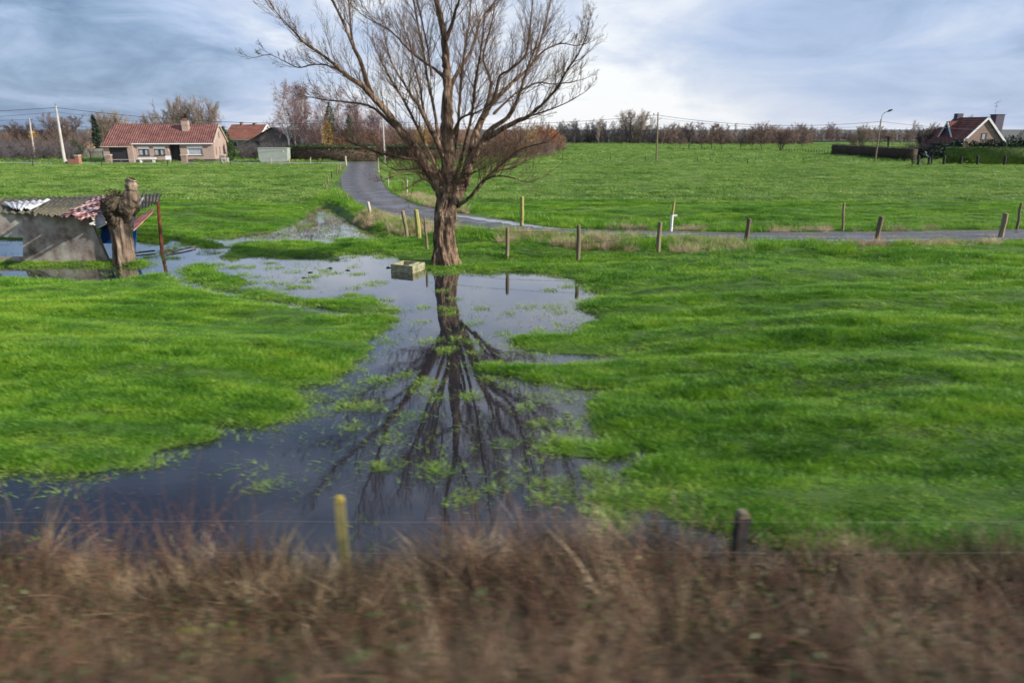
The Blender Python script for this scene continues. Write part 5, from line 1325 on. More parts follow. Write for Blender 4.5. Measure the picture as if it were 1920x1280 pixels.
# dark gabled barn
def barn():
    Y = 121.0; x0, x1 = gx_(462, Y), gx_(566, Y); ap = gx_(515, Y)
    o = empty('barn', (ap, Y, G), R(6), 'grey boarded barn with a dark gabled roof behind the pale green box', 'barn')
    h0, h1 = gz_(268, Y) - G, gz_(240, Y) - G; l, r = x0 - ap, x1 - ap
    MB().prism([(l + .4, 0, 0), (r - .4, 0, 0), (r - .4, 0, h0), (0, 0, h1 - .15), (l + .4, 0, h0)], (0, 12, 0)).build('wall', M['barn'], o)
    rf = MB(); rf.slab([(l, -.4, h0 - .25), (0, -.4, h1), (0, 12.4, h1), (l, 12.4, h0 - .25)], -.12); rf.slab([(0.003, -.4, h1), (r, -.4, h0 - .25), (r, 12.4, h0 - .25), (0.003, 12.4, h1)], -.12)
    rf.build('roof', M['barn_roof'], o)
    MB().box(-2.9, -2.0, -.05, -.004, h0 - .5, h0 + .3).build('window', M['dark'], o)
barn()
tk = empty('pale_green_box', P(513, 305, G), R(2), 'pale grey green box with rounded lower corners beside the ivy hedge', 'container')
hw, hh = 2.02, 1.95
poly = [(-hw, 0, .0 + .5), (-hw + .12, 0, .2), (-hw + .4, 0, .08), (hw - .4, 0, .08), (hw - .1, 0, .22), (hw, 0, .5), (hw + .06, 0, hh), (-hw - .06, 0, hh)]
MB().prism(poly, (0, 1.6, 0)).build('body', M['tank'], tk)
MB().box(-hw - .10, hw + .10, -.05, 1.65, hh + .003, hh + .08).build('lid', M['tank'], tk)
MB().box(1.45, 1.6, -.05, -.003, 1.45, 1.6).build('latch', M['white'], tk)
# old glazed shed and garden walls at the left
gs = empty('old_glasshouse', (gx_(6, 112), 112, G), 0, 'old pale glazed lean-to at the left edge behind the thicket', 'shed')
MB().box(-4.5, 1.9, 0, 3.0, 0, 1.7).build('wall', M['conc_slab_wall'], gs); rr_ = MB().slab([(-4.7, -.2, 1.72), (2.1, -.2, 1.72), (2.1, 3.2, 2.6), (-4.7, 3.2, 2.6)], -.08).build('roof', M['barn_roof'], gs)
for k in range(5): MB().box(-4.2 + 1.2 * k, -3.3 + 1.2 * k, -.03, -.003, .35, 1.5).build('window', M['curtain'], gs)
gw = empty('garden_wall', (gx_(170, 116), 116, G), 0, 'low pale garden wall left of the garage', 'wall')
MB().box(-2.6, 2.4, 0, .2, 0, 1.45).build('wall', M['conc_slab_wall'], gw); MB().box(-2.65, 2.45, -.04, .24, 1.453, 1.53).build('coping', M['post_pale'], gw)
hd = bush('dry_grass_mound', 172, 117.5, 268, 42, 'dry', 'mound of straw coloured grass above the pale garden wall', 130, 900, 0.12)
gt = empty('garden_gate', (gx_(183, 107.5), 107.5, G), 0, 'dark iron garden gate left of the garage', 'gate')
g_ = MB()
for k in range(12): g_.box(-.9 + .16 * k, -.87 + .16 * k, -.015, .015, .05, 1.45)
g_.box(-.95, .95, -.02, .02, .1, .15); g_.box(-.95, .95, -.02, .02, 1.2, 1.25); g_.build('bars', M['dark'], gt)
for s_ in (-1.0, .98): MB().box(s_ - .03, s_ + .05, -.04, .04, 0, 1.5).build('gate_post', M['dark'], gt)

# brick house on the right
def brick_house():
    Y0 = 112.0; ap = AT(1855, 221, Y0); rz = R(6)
    o = empty('brick_house', (ap[0] - .3, Y0, G), rz, 'brown brick house with red roof and white bargeboards behind dark evergreens', 'house')
    RG = ap[2] - G; HW, EV, LY = 3.75, RG - 3.75, 7.0
    s = (RG - EV) / HW
    w = MB()
    w.box(-HW, HW, 0, .3, 0, EV); w.box(-HW, HW, LY - .3, LY, 0, EV); w.box(-HW, -HW + .3, .3, LY - .3, 0, EV); w.box(HW - .3, HW, .3, LY - .3, 0, EV)
    w.prism([(-HW, 0, EV + .003), (HW, 0, EV + .003), (0, 0, RG - .1)], (0, .3, 0)); w.prism([(-HW, LY - .3, EV + .003), (HW, LY - .3, EV + .003), (0, LY - .3, RG - .1)], (0, .3, 0))
    w.build('wall', M['brick_brown'], o)
    r = MB()
    def sl(ya, yb, hw, x0, rg, ev):
        k = (rg - ev) / hw
        r.slab([(x0 - hw - .35, yb, ev - .35 * k + .14), (x0 - hw - .35, ya, ev - .35 * k + .14), (x0, ya, rg + .14), (x0, yb, rg + .14)], .14)
        r.slab([(x0 + .003, yb, rg + .14), (x0 + .003, ya, rg + .14), (x0 + hw + .35, ya, ev - .35 * k + .14), (x0 + hw + .35, yb, ev - .35 * k + .14)], .14)
    sl(-.25, LY + .2, HW, 0, RG, EV)
    rf = r.build('roof', M['tile_dark'], o)
    vb = MB()
    vb.slab([(-HW - .4, -.34, EV - .4 * s + .2), (-HW - .4, -.26, EV - .4 * s + .2), (0, -.26, RG + .2), (0, -.34, RG + .2)], -.30)
    vb.slab([(0.003, -.34, RG + .2), (0.003, -.26, RG + .2), (HW + .4, -.26, EV - .4 * s + .2), (HW + .4, -.34, EV - .4 * s + .2)], -.30)
    vb.build('bargeboard', M['white'], o)
    wn_ = MB().box(-.45, .5, -.04, -.003, EV + .35, EV + 1.45).build('window', M['dark'], o); MB().box(-.32, .15, -.06, -.043, EV + .5, EV + 1.3).build('pane', M['curtain'], wn_)
    # chimneys
    cb = MB(); cb.box(2.35, 3.75, 1.0, 2.3, EV - 1.0, RG + .45); cb.build('chimney', M['purple'], rf); MB().box(2.28, 3.82, .93, 2.37, RG + .453, RG + .55).build('chimney_cap', M['dark'], rf)
    MB().box(-.55, .45, LY - 1.2, LY - .35, EV, RG + .75).build('chimney', M['purple'], rf)
    # dormer gable on the left slope
    dy0, dy1 = 3.3, 6.0; dz = RG - .55; dx = -2.7; dm = (dy0 + dy1) / 2; de = EV + 1.0
    MB().prism([(dx, dy0, EV - 1.2), (dx, dy1, EV - 1.2), (dx, dy1, de), (dx, dm, dz - .1), (dx, dy0, de)], (2.5, 0, 0)).build('dormer', M['purple'], o)
    dr = MB(); dr.slab([(dx - .3, dy0 - .3, de - .22), (0, dy0 - .3, de - .22), (0, dm, dz + .12), (dx - .3, dm, dz + .12)], .12); dr.slab([(dx - .3, dm + .003, dz + .12), (0, dm + .003, dz + .12), (0, dy1 + .3, de - .22), (dx - .3, dy1 + .3, de - .22)], .12)
    dro = dr.build('dormer_roof', M['tile_dark'], o)
    db = MB(); db.slab([(dx - .38, dy0 - .33, de - .2), (dx - .31, dy0 - .33, de - .2), (dx - .31, dm, dz + .16), (dx - .38, dm, dz + .16)], .24); db.slab([(dx - .38, dm + .003, dz + .16), (dx - .31, dm + .003, dz + .16), (dx - .31, dy1 + .33, de - .2), (dx - .38, dy1 + .33, de - .2)], .24)
    db.build('dormer_trim', M['white'], dro)
    for y_ in (3.45, 4.75):
        f = MB().box(dx - .05, dx - .004, y_, y_ + 1.1, EV - .1, EV + .95).build('window', M['white'], o); MB().box(dx - .07, dx - .053, y_ + .1, y_ + 1.0, EV, EV + .85).build('pane', M['glass'], f)
    MB().box(-HW - .42, -HW - .34, -.2, 3.2, EV - .42 * s, EV - .42 * s + .14).build('gutter', M['white'], o)
    # lower wing
    w2 = MB(); w2.box(-3.0, 3.0, LY + .003, LY + 3.2, 0, EV - .6); w2.prism([(-3.0, LY + .003, EV - .597), (3.0, LY + .003, EV - .597), (0, LY + .003, RG - 1.5)], (0, 3.197, 0)); w2.build('wing', M['brick_brown'], o)
    r = MB(); sl2 = (RG - 1.5 - EV + .6) / 3.0
    r.slab([(-3.5, LY + 3.4, EV - .6 - .5 * sl2 + .14), (-3.5, LY + .203, EV - .6 - .5 * sl2 + .14), (0, LY + .203, RG - 1.36), (0, LY + 3.4, RG - 1.36)], .13)
    r.slab([(.003, LY + 3.4, RG - 1.36), (.003, LY + .203, RG - 1.36), (3.5, LY + .203, EV - .6 - .5 * sl2 + .14), (3.5, LY + 3.4, EV - .6 - .5 * sl2 + .14)], .13)
    rw = r.build('wing_roof', M['tile_dark'], o)
    MB().box(-3.62, -3.51, LY + .2, LY + 3.4, EV - .6 - .5 * sl2 - .05, EV - .6 - .5 * sl2 + .14).build('gutter', M['white'], o)
    MB().slab([(-2.6, LY + 1.1, EV - .6 + .4 * sl2 + .24), (-2.6, LY + .4, EV - .6 + .4 * sl2 + .24), (-1.6, LY + .4, EV - .6 + 1.4 * sl2 + .24), (-1.6, LY + 1.1, EV - .6 + 1.4 * sl2 + .24)], .06).build('skylight', M['white'], rw)
    # aerial
    an_ = MB(); an_.tube([(HW - 1.1, 1.8, RG + .6), (HW - 1.1, 1.8, RG + 2.5)], .025, 5); an_.tube([(HW - 1.5, 1.8, RG + 2.1), (HW - .5, 1.8, RG + 2.6)], .05, 5); an_.tube([(HW - 1.1, 1.5, RG + 1.75), (HW - 1.1, 2.1, RG + 1.75)], .04, 5)
    an_.build('aerial', M['metal'], rf)
brick_house()
# car between the hedge end and the house
def car():
    c = AT(1714, 300, 110.5)
    o = empty('parked_car', (c[0], c[1], G), R(8), 'white car half hidden behind the right end of the clipped brown hedge', 'car')
    prof = [(-2.05, .35), (-2.1, .75), (-1.95, .95), (-1.2, 1.02), (-.6, 1.45), (.6, 1.48), (1.45, 1.05), (2.0, .95), (2.1, .6), (2.05, .35)]
    MB().prism([(x, -.85, z) for x, z in prof], (0, 1.7, 0)).build('body', M['car'], o)
    MB().prism([(-1.1, -.862, 1.02), (-.58, -.862, 1.38), (.55, -.862, 1.40), (1.3, -.862, 1.05)], (0, .01, 0)).build('window', M['glass'], o)
    for x in (-1.3, 1.3):
        for y in (-.86, .66):
            MB().tube([(x, y, .32), (x, y + .2, .32)], .32, 16).build('wheel', M['rubber'], o)
car()

# ------------------------------------------------------------------ poles and overhead wires
def pole(name, pb, pt, z0, r0, r1, material, label, k=10, cat='pole'):
    b = P(*pb, z0); Y = b[1]; h = AT(pt[0], pt[1], Y)[2] - z0
    x1 = AT(pt[0], pt[1], Y)[0] - b[0]
    o = empty(name, b, 0, label, cat)
    MB().tube([(0, 0, -.3), (x1 * .5, 0, h * .5), (x1, 0, h)], [r0, (r0 + r1) / 2, r1], k).build('shaft', M[material], o)
    return o, b, np.array([b[0] + x1, Y, z0 + h])
p1, b1, t1 = pole('concrete_pole', (122, 308.5), (104.5, 199), G, .22, .11, 'concrete', 'tall pale concrete pole left of the bungalow with a short brace', cat='pole')
MB().tube([(0.55, 0, -.1), (0.12, 0, .75)], [.10, .09], 8).build('brace', M['concrete'], p1)
MB().tube([(t1[0] - b1[0], 0, t1[2] - G - .1), (t1[0] - b1[0] - .05, 0, t1[2] - G + .28)], [.03, .05], 6).build('insulator', M['dark'], p1)
p2, b2, t2 = pole('concrete_pole', (66, 300), (55, 223), G, .13, .08, 'concrete', 'shorter leaning pale pole in the thicket at the left', cat='pole')
p3, b3, t3 = pole('concrete_pole', (722, 306), (717.5, 225), G, .13, .08, 'concrete', 'slim white pole where the lane meets the hedge', cat='pole')
p4, b4, t4 = pole('wooden_pole', (1230.5, 302.5), (1234, 211), G, .13, .09, 'post', 'dark wooden pole standing alone in the right meadow', cat='pole')
MB().box(t4[0] - b4[0] - .7, t4[0] - b4[0] + .1, -.05, .05, t4[2] - G - .42, t4[2] - G - .34).build('crossarm', M['post'], p4)
MB().tube([(t4[0] - b4[0] - .62, 0, t4[2] - G - .33), (t4[0] - b4[0] - .62, 0, t4[2] - G - .12)], .07, 6).build('insulator', M['dark'], p4)
p5, b5, t5 = pole('street_lamp', (1640.5, 305), (1652, 224), G, .12, .08, 'post', 'wooden street lamp with a curved arm in front of the clipped hedge', cat='street lamp')
tx5, tz5 = t5[0] - b5[0], t5[2] - G
MB().tube([(tx5, 0, tz5 - .2), (tx5 + .03, -.05, tz5 + .45), (tx5 + .22, -.15, tz5 + .85), (tx5 + .6, -.3, tz5 + 1.05)], .045, 6).build('arm', M['metal'], p5)
MB().tube([(tx5 + .55, -.28, tz5 + 1.0), (tx5 + .8, -.36, tz5 + 1.15), (tx5 + 1.15, -.5, tz5 + 1.28)], [.05, .15, .08], 8).build('lamp_head', M['dark'], p5)
def wire(a, b, sag, r, label, off=0.0, name='overhead_wire'):
    a, b = np.array(a) + [0, 0, off], np.array(b) + [0, 0, off]
    T = Tubes(); ts = np.linspace(0, 1, 25)
    T.add([a * (1 - t) + b * t - np.array([0, 0, 4 * sag * t * (1 - t)]) for t in ts], [r] * 25, 5)
    tag(T.build(name, M['wire']), label, 'wire', 'overhead wires')
wire(AT(-330, 214, t1[1]), t1, .25, .030, 'overhead wire from the tall concrete pole to the left edge', -.2)
wire(t1, AT(717.5, 226, t3[1]), .9, .030, 'overhead wire from the tall concrete pole over the bungalow to the white pole', -.2)
wire(t1, AT(717.5, 233, t3[1]), .9, .018, 'lower thin wire over the bungalow roof', -.75)
wire(AT(-330, 222, t1[1]), t1, .25, .018, 'lower thin wire from the tall concrete pole to the left edge', -.75)
wire(AT(-300, 228, t2[1]), t2, .1, .022, 'wire from the short leaning pole to the left edge', -.12)
wire(t2, AT(230, 240, t2[1]), .3, .022, 'wire from the short leaning pole to the conifer', -.12)
wire(AT(717.5, 228, t3[1]), AT(1229, 216, t4[1]), .75, .026, 'overhead wire from the white pole behind the willow to the wooden pole')
wire(AT(717.5, 232, t3[1]), AT(1232, 221, t4[1]), .8, .014, 'lower thin wire behind the willow to the wooden pole')
wire(AT(1233, 216, t4[1]), AT(1651, 228, t5[1]), .95, .026, 'overhead wire from the wooden pole to the street lamp')
wire(AT(1233, 221, t4[1]), AT(1651, 236, t5[1]), .8, .014, 'lower thin wire from the wooden pole to the street lamp')
wire(AT(1652, 228, t5[1]), AT(1990, 244, t5[1] + 6), .5, .022, 'overhead wire from the street lamp past the brick house')

# ------------------------------------------------------------------ fence posts
def post(pb, pt, z0, r, material, label, group=None, name='fence_post', k=8, seed=0, sq=False, cat='post'):
    b = P(*pb, z0); z0 = float(height(np.array([b[0]]), np.array([b[1]]))[0]) if b[1] < 95 else z0
    t = AT(pt[0], pt[1], b[1]); rg = np.random.default_rng(seed + int(pb[0]))
    dx, h = t[0] - b[0], t[2] - z0
    T = MB(); n = 4
    pts = [(dx * i / n + rg.normal(0, .012) * (0 < i < n), rg.normal(0, .012), -0.25 + (h + .25) * i / n) for i in range(n + 1)]
    rad = [r * (1 + rg.normal(0, .07)) for _ in range(n + 1)]; rad[-1] *= 0.93
    T.tube(pts + [(pts[-1][0], pts[-1][1], pts[-1][2] + r * .3)], rad + [r * .55], k)
    o = T.build(name, M[material], smooth=False)
    o.location = (float(b[0]), float(b[1]), z0); o.rotation_euler = (0, 0, 0)
    return tag(o, label, cat, group)
NEARF = [((695, 405), (690, 379), .09, 'post_pale', 'leaning pale post by the dead grass at the bend of the lane'), ((764, 433), (755, 396), .09, 'post', 'stout leaning post left of the willow, farthest from the trunk'),
         ((786, 441), (780, 394), .11, 'post_green', 'thick mossy post left of the willow trunk'), ((802, 458), (796, 408), .055, 'post', 'thin dark stake right beside the willow trunk'),
         ((951, 473), (951, 427), .075, 'post', 'grey post in dead grass, first right of the willow trunk'), ((1084, 475), (1085, 423), .08, 'post', 'grey post second right of the willow trunk, above the pool end'),
         ((1234, 470), (1238, 417), .085, 'post', 'brown post third right of the willow, in front of the white marked post'), ((1397, 462), (1405, 411), .10, 'post', 'dark leaning post fourth right of the willow at the lane edge'),
         ((1642, 456), (1653, 407), .11, 'post', 'stout leaning post fifth right of the willow at the lane edge'), ((1875, 448), (1887, 401), .11, 'post', 'rightmost stout leaning post on the near side of the lane')]
npos = []
for i, (b, t, r, m, lab) in enumerate(NEARF):
    o = post(b, t, 0.36, r, m, lab, 'posts on the near side of the lane', seed=i); npos.append((o.location.copy(), AT(t[0], t[1], o.location.y)))
FARF = [((979, 423), (979, 369), .09, 'post_green', 'straight mossy post across the lane right of the willow'), ((1581, 433), (1583, 381), .06, 'post', 'thin dark post across the lane before the right meadow'), ((1907, 431), (1915, 381), .06, 'post', 'thin post across the lane at the right edge')]
for i, (b, t, r, m, lab) in enumerate(FARF): post(b, t, 0.42, r, m, lab, 'posts on the far side of the lane', seed=20 + i)
wpz = empty('marked_post', P(1258, 434, .42), 0, 'post with white painted lower half across the lane', 'post')
hgt = AT(1260, 377, wpz.location.y)[2] - .42
MB().tube([(0, 0, -.2), (.01, 0, hgt * .55)], [.07, .065], 8).build('painted_base', M['white'], wpz)
MB().tube([(.01, 0, hgt * .553), (.06, 0, hgt)], [.065, .06], 8).build('shaft', M['post_green'], wpz)
MB().box(.05, .24, -.03, .02, hgt * .50, hgt * .56).build('white_peg', M['white'], wpz)
for i, (b, t, r, m, lab) in enumerate([((763, 371), (763.5, 337), .05, 'post_pale', 'thin pale stake inside the lane bend nearest the willow'), ((728, 352), (728, 332), .05, 'post_pale', 'thin pale stake inside the middle of the lane bend'), ((710, 324), (709, 297), .07, 'post_pale', 'pale post at the far right corner of the lane'),
                                       ((649, 311), (648, 293), .11, 'post_pale', 'thick pale post at the far left corner of the lane'), ((638.5, 320), (637.5, 307), .06, 'post', 'dark post just in front of the far left lane corner'), ((632, 329), (631.5, 313), .06, 'post', 'second dark post from the far left lane corner'),
                                       ((622, 335), (621, 321), .06, 'post_dark', 'darkest short post on the left lane verge'), ((617, 344), (614, 330), .05, 'post', 'leaning stake on the left lane verge'), ((614, 357), (609, 341), .05, 'post', 'leaning stake nearest the puddle on the left lane verge'),
                                       ((641, 371), (633, 354), .035, 'post', 'fallen stake beside the left lane edge'), ((657, 378), (649, 362), .04, 'post', 'slanting stake in dead grass at the left lane edge')]):
    post(b, t, .42, r, m, lab, 'posts round the lane bend', seed=40 + i)
for i, (b, t) in enumerate([((62, 315), (61, 299)), ((190.5, 314), (190, 301)), ((315, 314), (314, 300)), ((432, 312), (432, 296)), ((509, 309), (509, 296)), ((542, 308), (542, 297)), ((582, 306), (582, 295))]):
    post(b, t, G, .05, 'post_pale' if i > 3 else 'post_dark', 'thin post, %s from the left in the fence before the bungalow road' % ORD[i], 'posts of the left meadow fence', seed=60 + i)
for i, (b, t) in enumerate([((1054, 301), (1055, 291)), ((1143, 304), (1145, 293)), ((1210, 304), (1210, 293)), ((1308, 303), (1308, 294)), ((1330, 302), (1332, 293)), ((1401.5, 308), (1402, 297)), ((1416, 303), (1418, 295)), ((1505, 304), (1507.5, 296))]):
    post(b, t, G, .05, 'post_dark', 'thin dark post, %s from the left in the middle of the right meadow' % ORD[i], 'posts across the middle of the right meadow', seed=80 + i)
# far meadow fence: many thin posts
fx = [1281, 1301, 1321, 1340, 1369, 1396, 1418, 1440] + list(np.linspace(1464, 1552, 18))
for i, a in enumerate(fx):
    b = 282.5 + (max(0, a - 1440) / 112) ** 1.3 * 8.0
    post((a, b), (a + .2, b - 6.0 - 3.0 * max(0, a - 1440) / 112), G, .06, 'post_dark', 'thin dark post, %s from the left in the far fence under the meadow trees' % ORD[i], 'posts of the far meadow fence', seed=100 + i)
for i, a in enumerate([1014, 1018, 1021, 1025, 1029, 1034, 1039]):
    post((a, 286), (a, 272 + (i % 3)), G, .07, 'post_dark' if i % 2 else 'post_pale', 'upright stake, %s from the left in the paling under the orange tree' % ORD[i], 'stakes under the orange tree', seed=140 + i)
# stout dark posts in front of the green hedge
sx = [1710, 1721, 1741, 1746, 1769, 1801, 1828, 1832, 1855, 1866, 1883, 1904, 1909, 1931, 1950]
for i, a in enumerate(sx):
    bb = (308.5, 310.5, 309)[i % 3]
    post((a, bb), (a + 2.0, bb - (17, 18, 15)[i % 3]), G, (.12, .15, .17)[(i * 2) % 3], 'post_dark', 'stout black post, %s from the left before the green hedge of the brick house' % ORD[i], 'black posts before the green hedge', seed=160 + i)
fa = MB(); fa.tube([P(1728, 303, G + .9), P(1735, 311, G)], .07, 6); tag(fa.build('leaning_stake', M['post_dark']), 'slanting black stake among the black posts near the white car', 'stake')
fb = MB(); fb.tube([P(1716, 303, G + .7), P(1708, 310, G)], .06, 6); tag(fb.build('leaning_stake', M['post_dark']), 'black stake slanting the other way by the hedge end', 'stake')
# fence wires along the lane
for zf, nm in ((.85, 'upper'), (.5, 'lower')):
    T = Tubes(); seq = npos[3:]
    pts = [np.array(l) * (1 - zf) + np.array(t) * zf for l, t in seq]
    T.add(pts, [.006] * len(pts), 4)
    tag(T.build('fence_wire', M['wire']), '%s thin wire strung along the posts on the near side of the lane' % nm, 'wire', 'lane fence wires')

# ------------------------------------------------------------------ ruined shed
def shed():
    Y = float(P(100, 493, .05)[1]); o_l = P(207, 493, 0.05)
    z0 = 0.05
    o = empty('ruined_shed', (o_l[0], Y, 0), 0, 'ruined field shelter of stained concrete and collapsed corrugated sheets in the water', 'shed')
    base = np.array([o_l[0], Y, 0])
    def A(px_, py_, y=0.0): return AT(px_, py_, Y + y) - base
    # front slab with a low opening at its left end and a slanting right end
    zt = A(100, 402)[2]
    def q(pts, y0, th): return [np.array([A(a, b)[0], y0, A(a, b)[2]]) for a, b in pts]
    s = MB()
    for poly in ([(43, 401), (168, 407.5), (207, 496), (43, 496)],):
        s.prism(q(poly, 0, .1), (0, .12, 0))
    s.build('front_slab', M['slab'], o)
    s2 = MB(); s2.prism(q([(-90, 399), (42.6, 401), (42.6, 446), (-90, 441)], 0.03, .1), (0, .12, 0)); s2.prism(q([(-90, 481), (42.6, 482.5), (42.6, 496), (-90, 496)], 0.03, .1), (0, .12, 0)); s2.prism(q([(-90, 441.2), (-12, 444), (-12, 480.8), (-90, 480.8)], 0.03, .1), (0, .12, 0))
    s2.build('side_slab', M['slab'], o)
    MB().tube([A(168.5, 406, -.03), A(208, 497, -.03)], .045, 6).build('slanting_edge', M['post'], o)
    bm_ = MB(); bm_.box(A(-90, 400)[0], A(166, 406)[0], .14, .24, zt - .12, zt - .02); bm_.build('beam', M['post_dark'], o)
    bw = MB(); bw.box(A(-90, 400)[0], A(40, 400)[0], 5.2, 5.3, 0.75, 1.9); bw.build('back_wall', M['slab'], o)
    def sheet(c, material, label=None, waves=8, amp=.035, nu=None, jag=0.0, seed=0, th=.012):
        """corrugated sheet through four corners: c0 front left, c1 front right, c2 back right, c3 back left"""
        c = [np.asarray(p, float) for p in c]; nu = waves * 6; nv = 6; rg = np.random.default_rng(seed); v = []
        nrm = np.cross(c[1] - c[0], c[3] - c[0]); nrm /= np.linalg.norm(nrm); nrm = nrm if nrm[2] > 0 else -nrm
        j0 = rg.normal(0, jag, waves + 1); j1 = rg.normal(0, jag, waves + 1)
        for i in range(nu + 1):
            u = i / nu
            for j in range(nv + 1):
                t = j / nv; k = min(int(u * waves), waves)
                tt = t + (j0[k] * (1 - t) + j1[k] * t)
                p = (c[0] * (1 - u) + c[1] * u) * (1 - tt) + (c[3] * (1 - u) + c[2] * u) * tt
                p = p + nrm * (amp * math.sin(2 * math.pi * u * waves) + .03 * math.sin(3 * u + 2 * t + seed))
                v.append(p)
        f = [(i * (nv + 1) + j, (i + 1) * (nv + 1) + j, (i + 1) * (nv + 1) + j + 1, i * (nv + 1) + j + 1) for i in range(nu) for j in range(nv)]
        n0 = len(v); v2 = [p - nrm * th for p in v]
        f2 = [tuple(n0 + a for a in reversed(q_)) for q_ in f]
        ob = link_mesh('roof_sheet', v + v2, f + f2, M[material], o, True)
        if label: ob['label'] = label
        return ob
    def Z(px_, py_, z): return P(px_, py_, z) - base
    sheet([Z(-110, 398, 1.95), Z(60, 400, 1.98), Z(92, 369, 2.02), Z(-110, 372, 2.0)], 'moss_sheet', 'dark mossy corrugated sheet', 12, seed=1, jag=.02)
    sheet([Z(22, 392, 2.06), Z(58, 391, 2.05), Z(98, 374, 2.16), Z(6, 378, 2.12)], 'white_sheet', 'loose pale corrugated sheet', 7, seed=2, jag=.05)
    sheet([Z(58, 400, 2.0), Z(116, 403, 1.98), Z(185, 367, 2.03), Z(88, 368, 2.03)], 'moss_sheet', 'dark lichen covered sheet', 9, seed=3, jag=.03)
    sheet([Z(112, 403, 1.97), Z(150, 407, 1.97), Z(215, 365, 2.06), Z(180, 367.5, 2.05)], 'pink_sheet', 'pink and maroon weathered sheet', 5, .022, seed=4, jag=.04)
    sheet([Z(148, 407, 1.98), Z(172, 410, 1.95), Z(246, 364, 2.08), Z(213, 365.5, 2.08)], 'pink_sheet', 'pink rusty sheet above the stump', 4, .022, seed=5, jag=.05)
    sheet([Z(168, 409, 1.92), Z(182, 430, 1.32), Z(238, 398, 1.60), Z(210, 380, 2.0)], 'white_sheet', 'pale sheet slipping off the roof', 6, seed=6, jag=.03)
    sheet([Z(244, 399, 1.80), Z(296, 381, 1.95), Z(303, 360, 2.08), Z(236, 365.5, 2.08)], 'moss_sheet', 'dark mossy sheet held up by the red post', 9, seed=7, jag=.04)
    MB().slab([Z(250, 432, 1.20), Z(285, 398, 1.78), Z(289, 390, 1.90), Z(251, 410, 1.50)], .03).build('hanging_flap', M['red_flap'], o)
    MB().slab([Z(186, 430, 1.05), Z(250, 426, 1.25), Z(256, 396, 1.75), Z(192, 404, 1.75)], .03).build('tarpaulin', M['grey_tarp'], o)
    bp_ = MB(); bp_.slab([AT(186, 457, 28.3) - base, AT(218, 456, 28.3) - base, AT(218, 428, 28.3) - base, AT(190, 430, 28.3) - base], .05); bp_.build('blue_panel', M['blue'], o)
    bq = MB(); bq.slab([AT(249.5, 474, 28.0) - base, AT(253, 474, 28.0) - base, AT(256, 424, 28.0) - base, AT(249, 426, 28.0) - base], .05); bq.build('blue_panel', M['blue'], o)
    pb_ = P(303, 476, 0.0) - base
    MB().tube([pb_ + [0, 0, -.4], AT(296, 378, pb_[1] + Y) - base], [.075, .065], 8).build('post', M['rust_post'], o)
    MB().tube([Z(245, 400, 1.75), Z(256, 392, 1.9), Z(268, 372, 2.0)], .05, 6).build('brace', M['post_pale'], o)
    return base
shed()
st = empty('pollard_stump', P(233, 495, 0.0), 0, 'dead pollard stump with a knobbly head in front of the ruined shed', 'tree')
SY = float(st.location.y)
def sl_(a, b, y=0): return AT(a, b, SY + y) - np.array(st.location)
spx = 1280.0 / (SY * cp + 4)
SPT = [(234, 502, 19), (233, 491, 17.5), (232, 475, 16), (230, 455, 15.5), (226, 435, 15.5), (223, 418, 16.5), (224, 402, 20), (224, 388, 23), (226, 376, 22), (229, 368, 15)]
sc_ = catmull(np.array([sl_(a, b) for a, b, _ in SPT]), 5); sr_ = np.interp(np.linspace(0, len(SPT) - 1, len(sc_)), np.arange(len(SPT)), [c / spx for _, _, c in SPT])
KS2 = 60; sv = []
for c, r in zip(sc_, sr_):
    an = 2 * np.pi * np.arange(KS2) / KS2
    head = 1 if c[2] > 1.55 else 0
    rr = r * (1 + .10 * np.sin(4 * an + c[2]) + .30 * fbm(an * 4.5 + 2, np.full(KS2, c[2] * 1.1), 4, .6) + head * .75 * fbm(np.cos(an) * 4 + 3, np.sin(an) * 4 + c[2] * 5, 3))
    sv.append(np.stack([c[0] + rr * np.cos(an), c[1] + rr * np.sin(an), np.full(KS2, c[2])], 1))
m_ = len(sc_); sv.append(np.array([sc_[-1] + [0, 0, .02]]))
i0 = (np.arange(m_ - 1)[:, None] * KS2 + np.arange(KS2)[None, :]).ravel(); i1 = (np.arange(m_ - 1)[:, None] * KS2 + ((np.arange(KS2) + 1) % KS2)[None, :]).ravel()
sq_ = [tuple(q) for q in np.stack([i0, i1, i1 + KS2, i0 + KS2], 1)] + [((m_ - 1) * KS2 + k, (m_ - 1) * KS2 + (k + 1) % KS2, m_ * KS2) for k in range(KS2)]
M['head_bark'] = mat('dark_burr_bark', cols=[(0.025, 0.019, 0.013), (0.075, 0.055, 0.035), (0.16, 0.12, 0.08)], scale=9, bump=0.08, bscale=14, rough=0.95)
svv = np.concatenate(sv); hz_ = svv[:, 2] + 0.75 * fbm(svv[:, 0] * 5 + svv[:, 2] * 1.5, svv[:, 1] * 5 + 9, 3)
lowf = [q for q in sq_ if max(hz_[list(q)]) < 1.62]; hif = [q for q in sq_ if max(hz_[list(q)]) >= 1.62]
link_mesh('trunk', svv, lowf, M['stub_bark'], st, True); link_mesh('head', svv, hif, M['head_bark'], st, True)
ks = Tubes(); rk = np.random.default_rng(9)
hp = [sl_(236, 392), sl_(244, 378), sl_(246, 362), sl_(247, 350), sl_(246, 340), sl_(247, 335)]
ks.add([np.array(p) for p in catmull(np.array(hp), 4)], list(np.interp(np.linspace(0, 5, 21), range(6), np.array([13, 13, 12, 9, 7, 7]) / spx) * (1 + .12 * rk.normal(0, 1, 21))), 12)
ks.add([sl_(240, 345), sl_(237, 340), sl_(236, 336)], [.06, .05, .03], 8)
ks.add([sl_(228, 430), sl_(238, 410), sl_(246, 396), sl_(252, 388)], [.15, .13, .10, .09], 10)
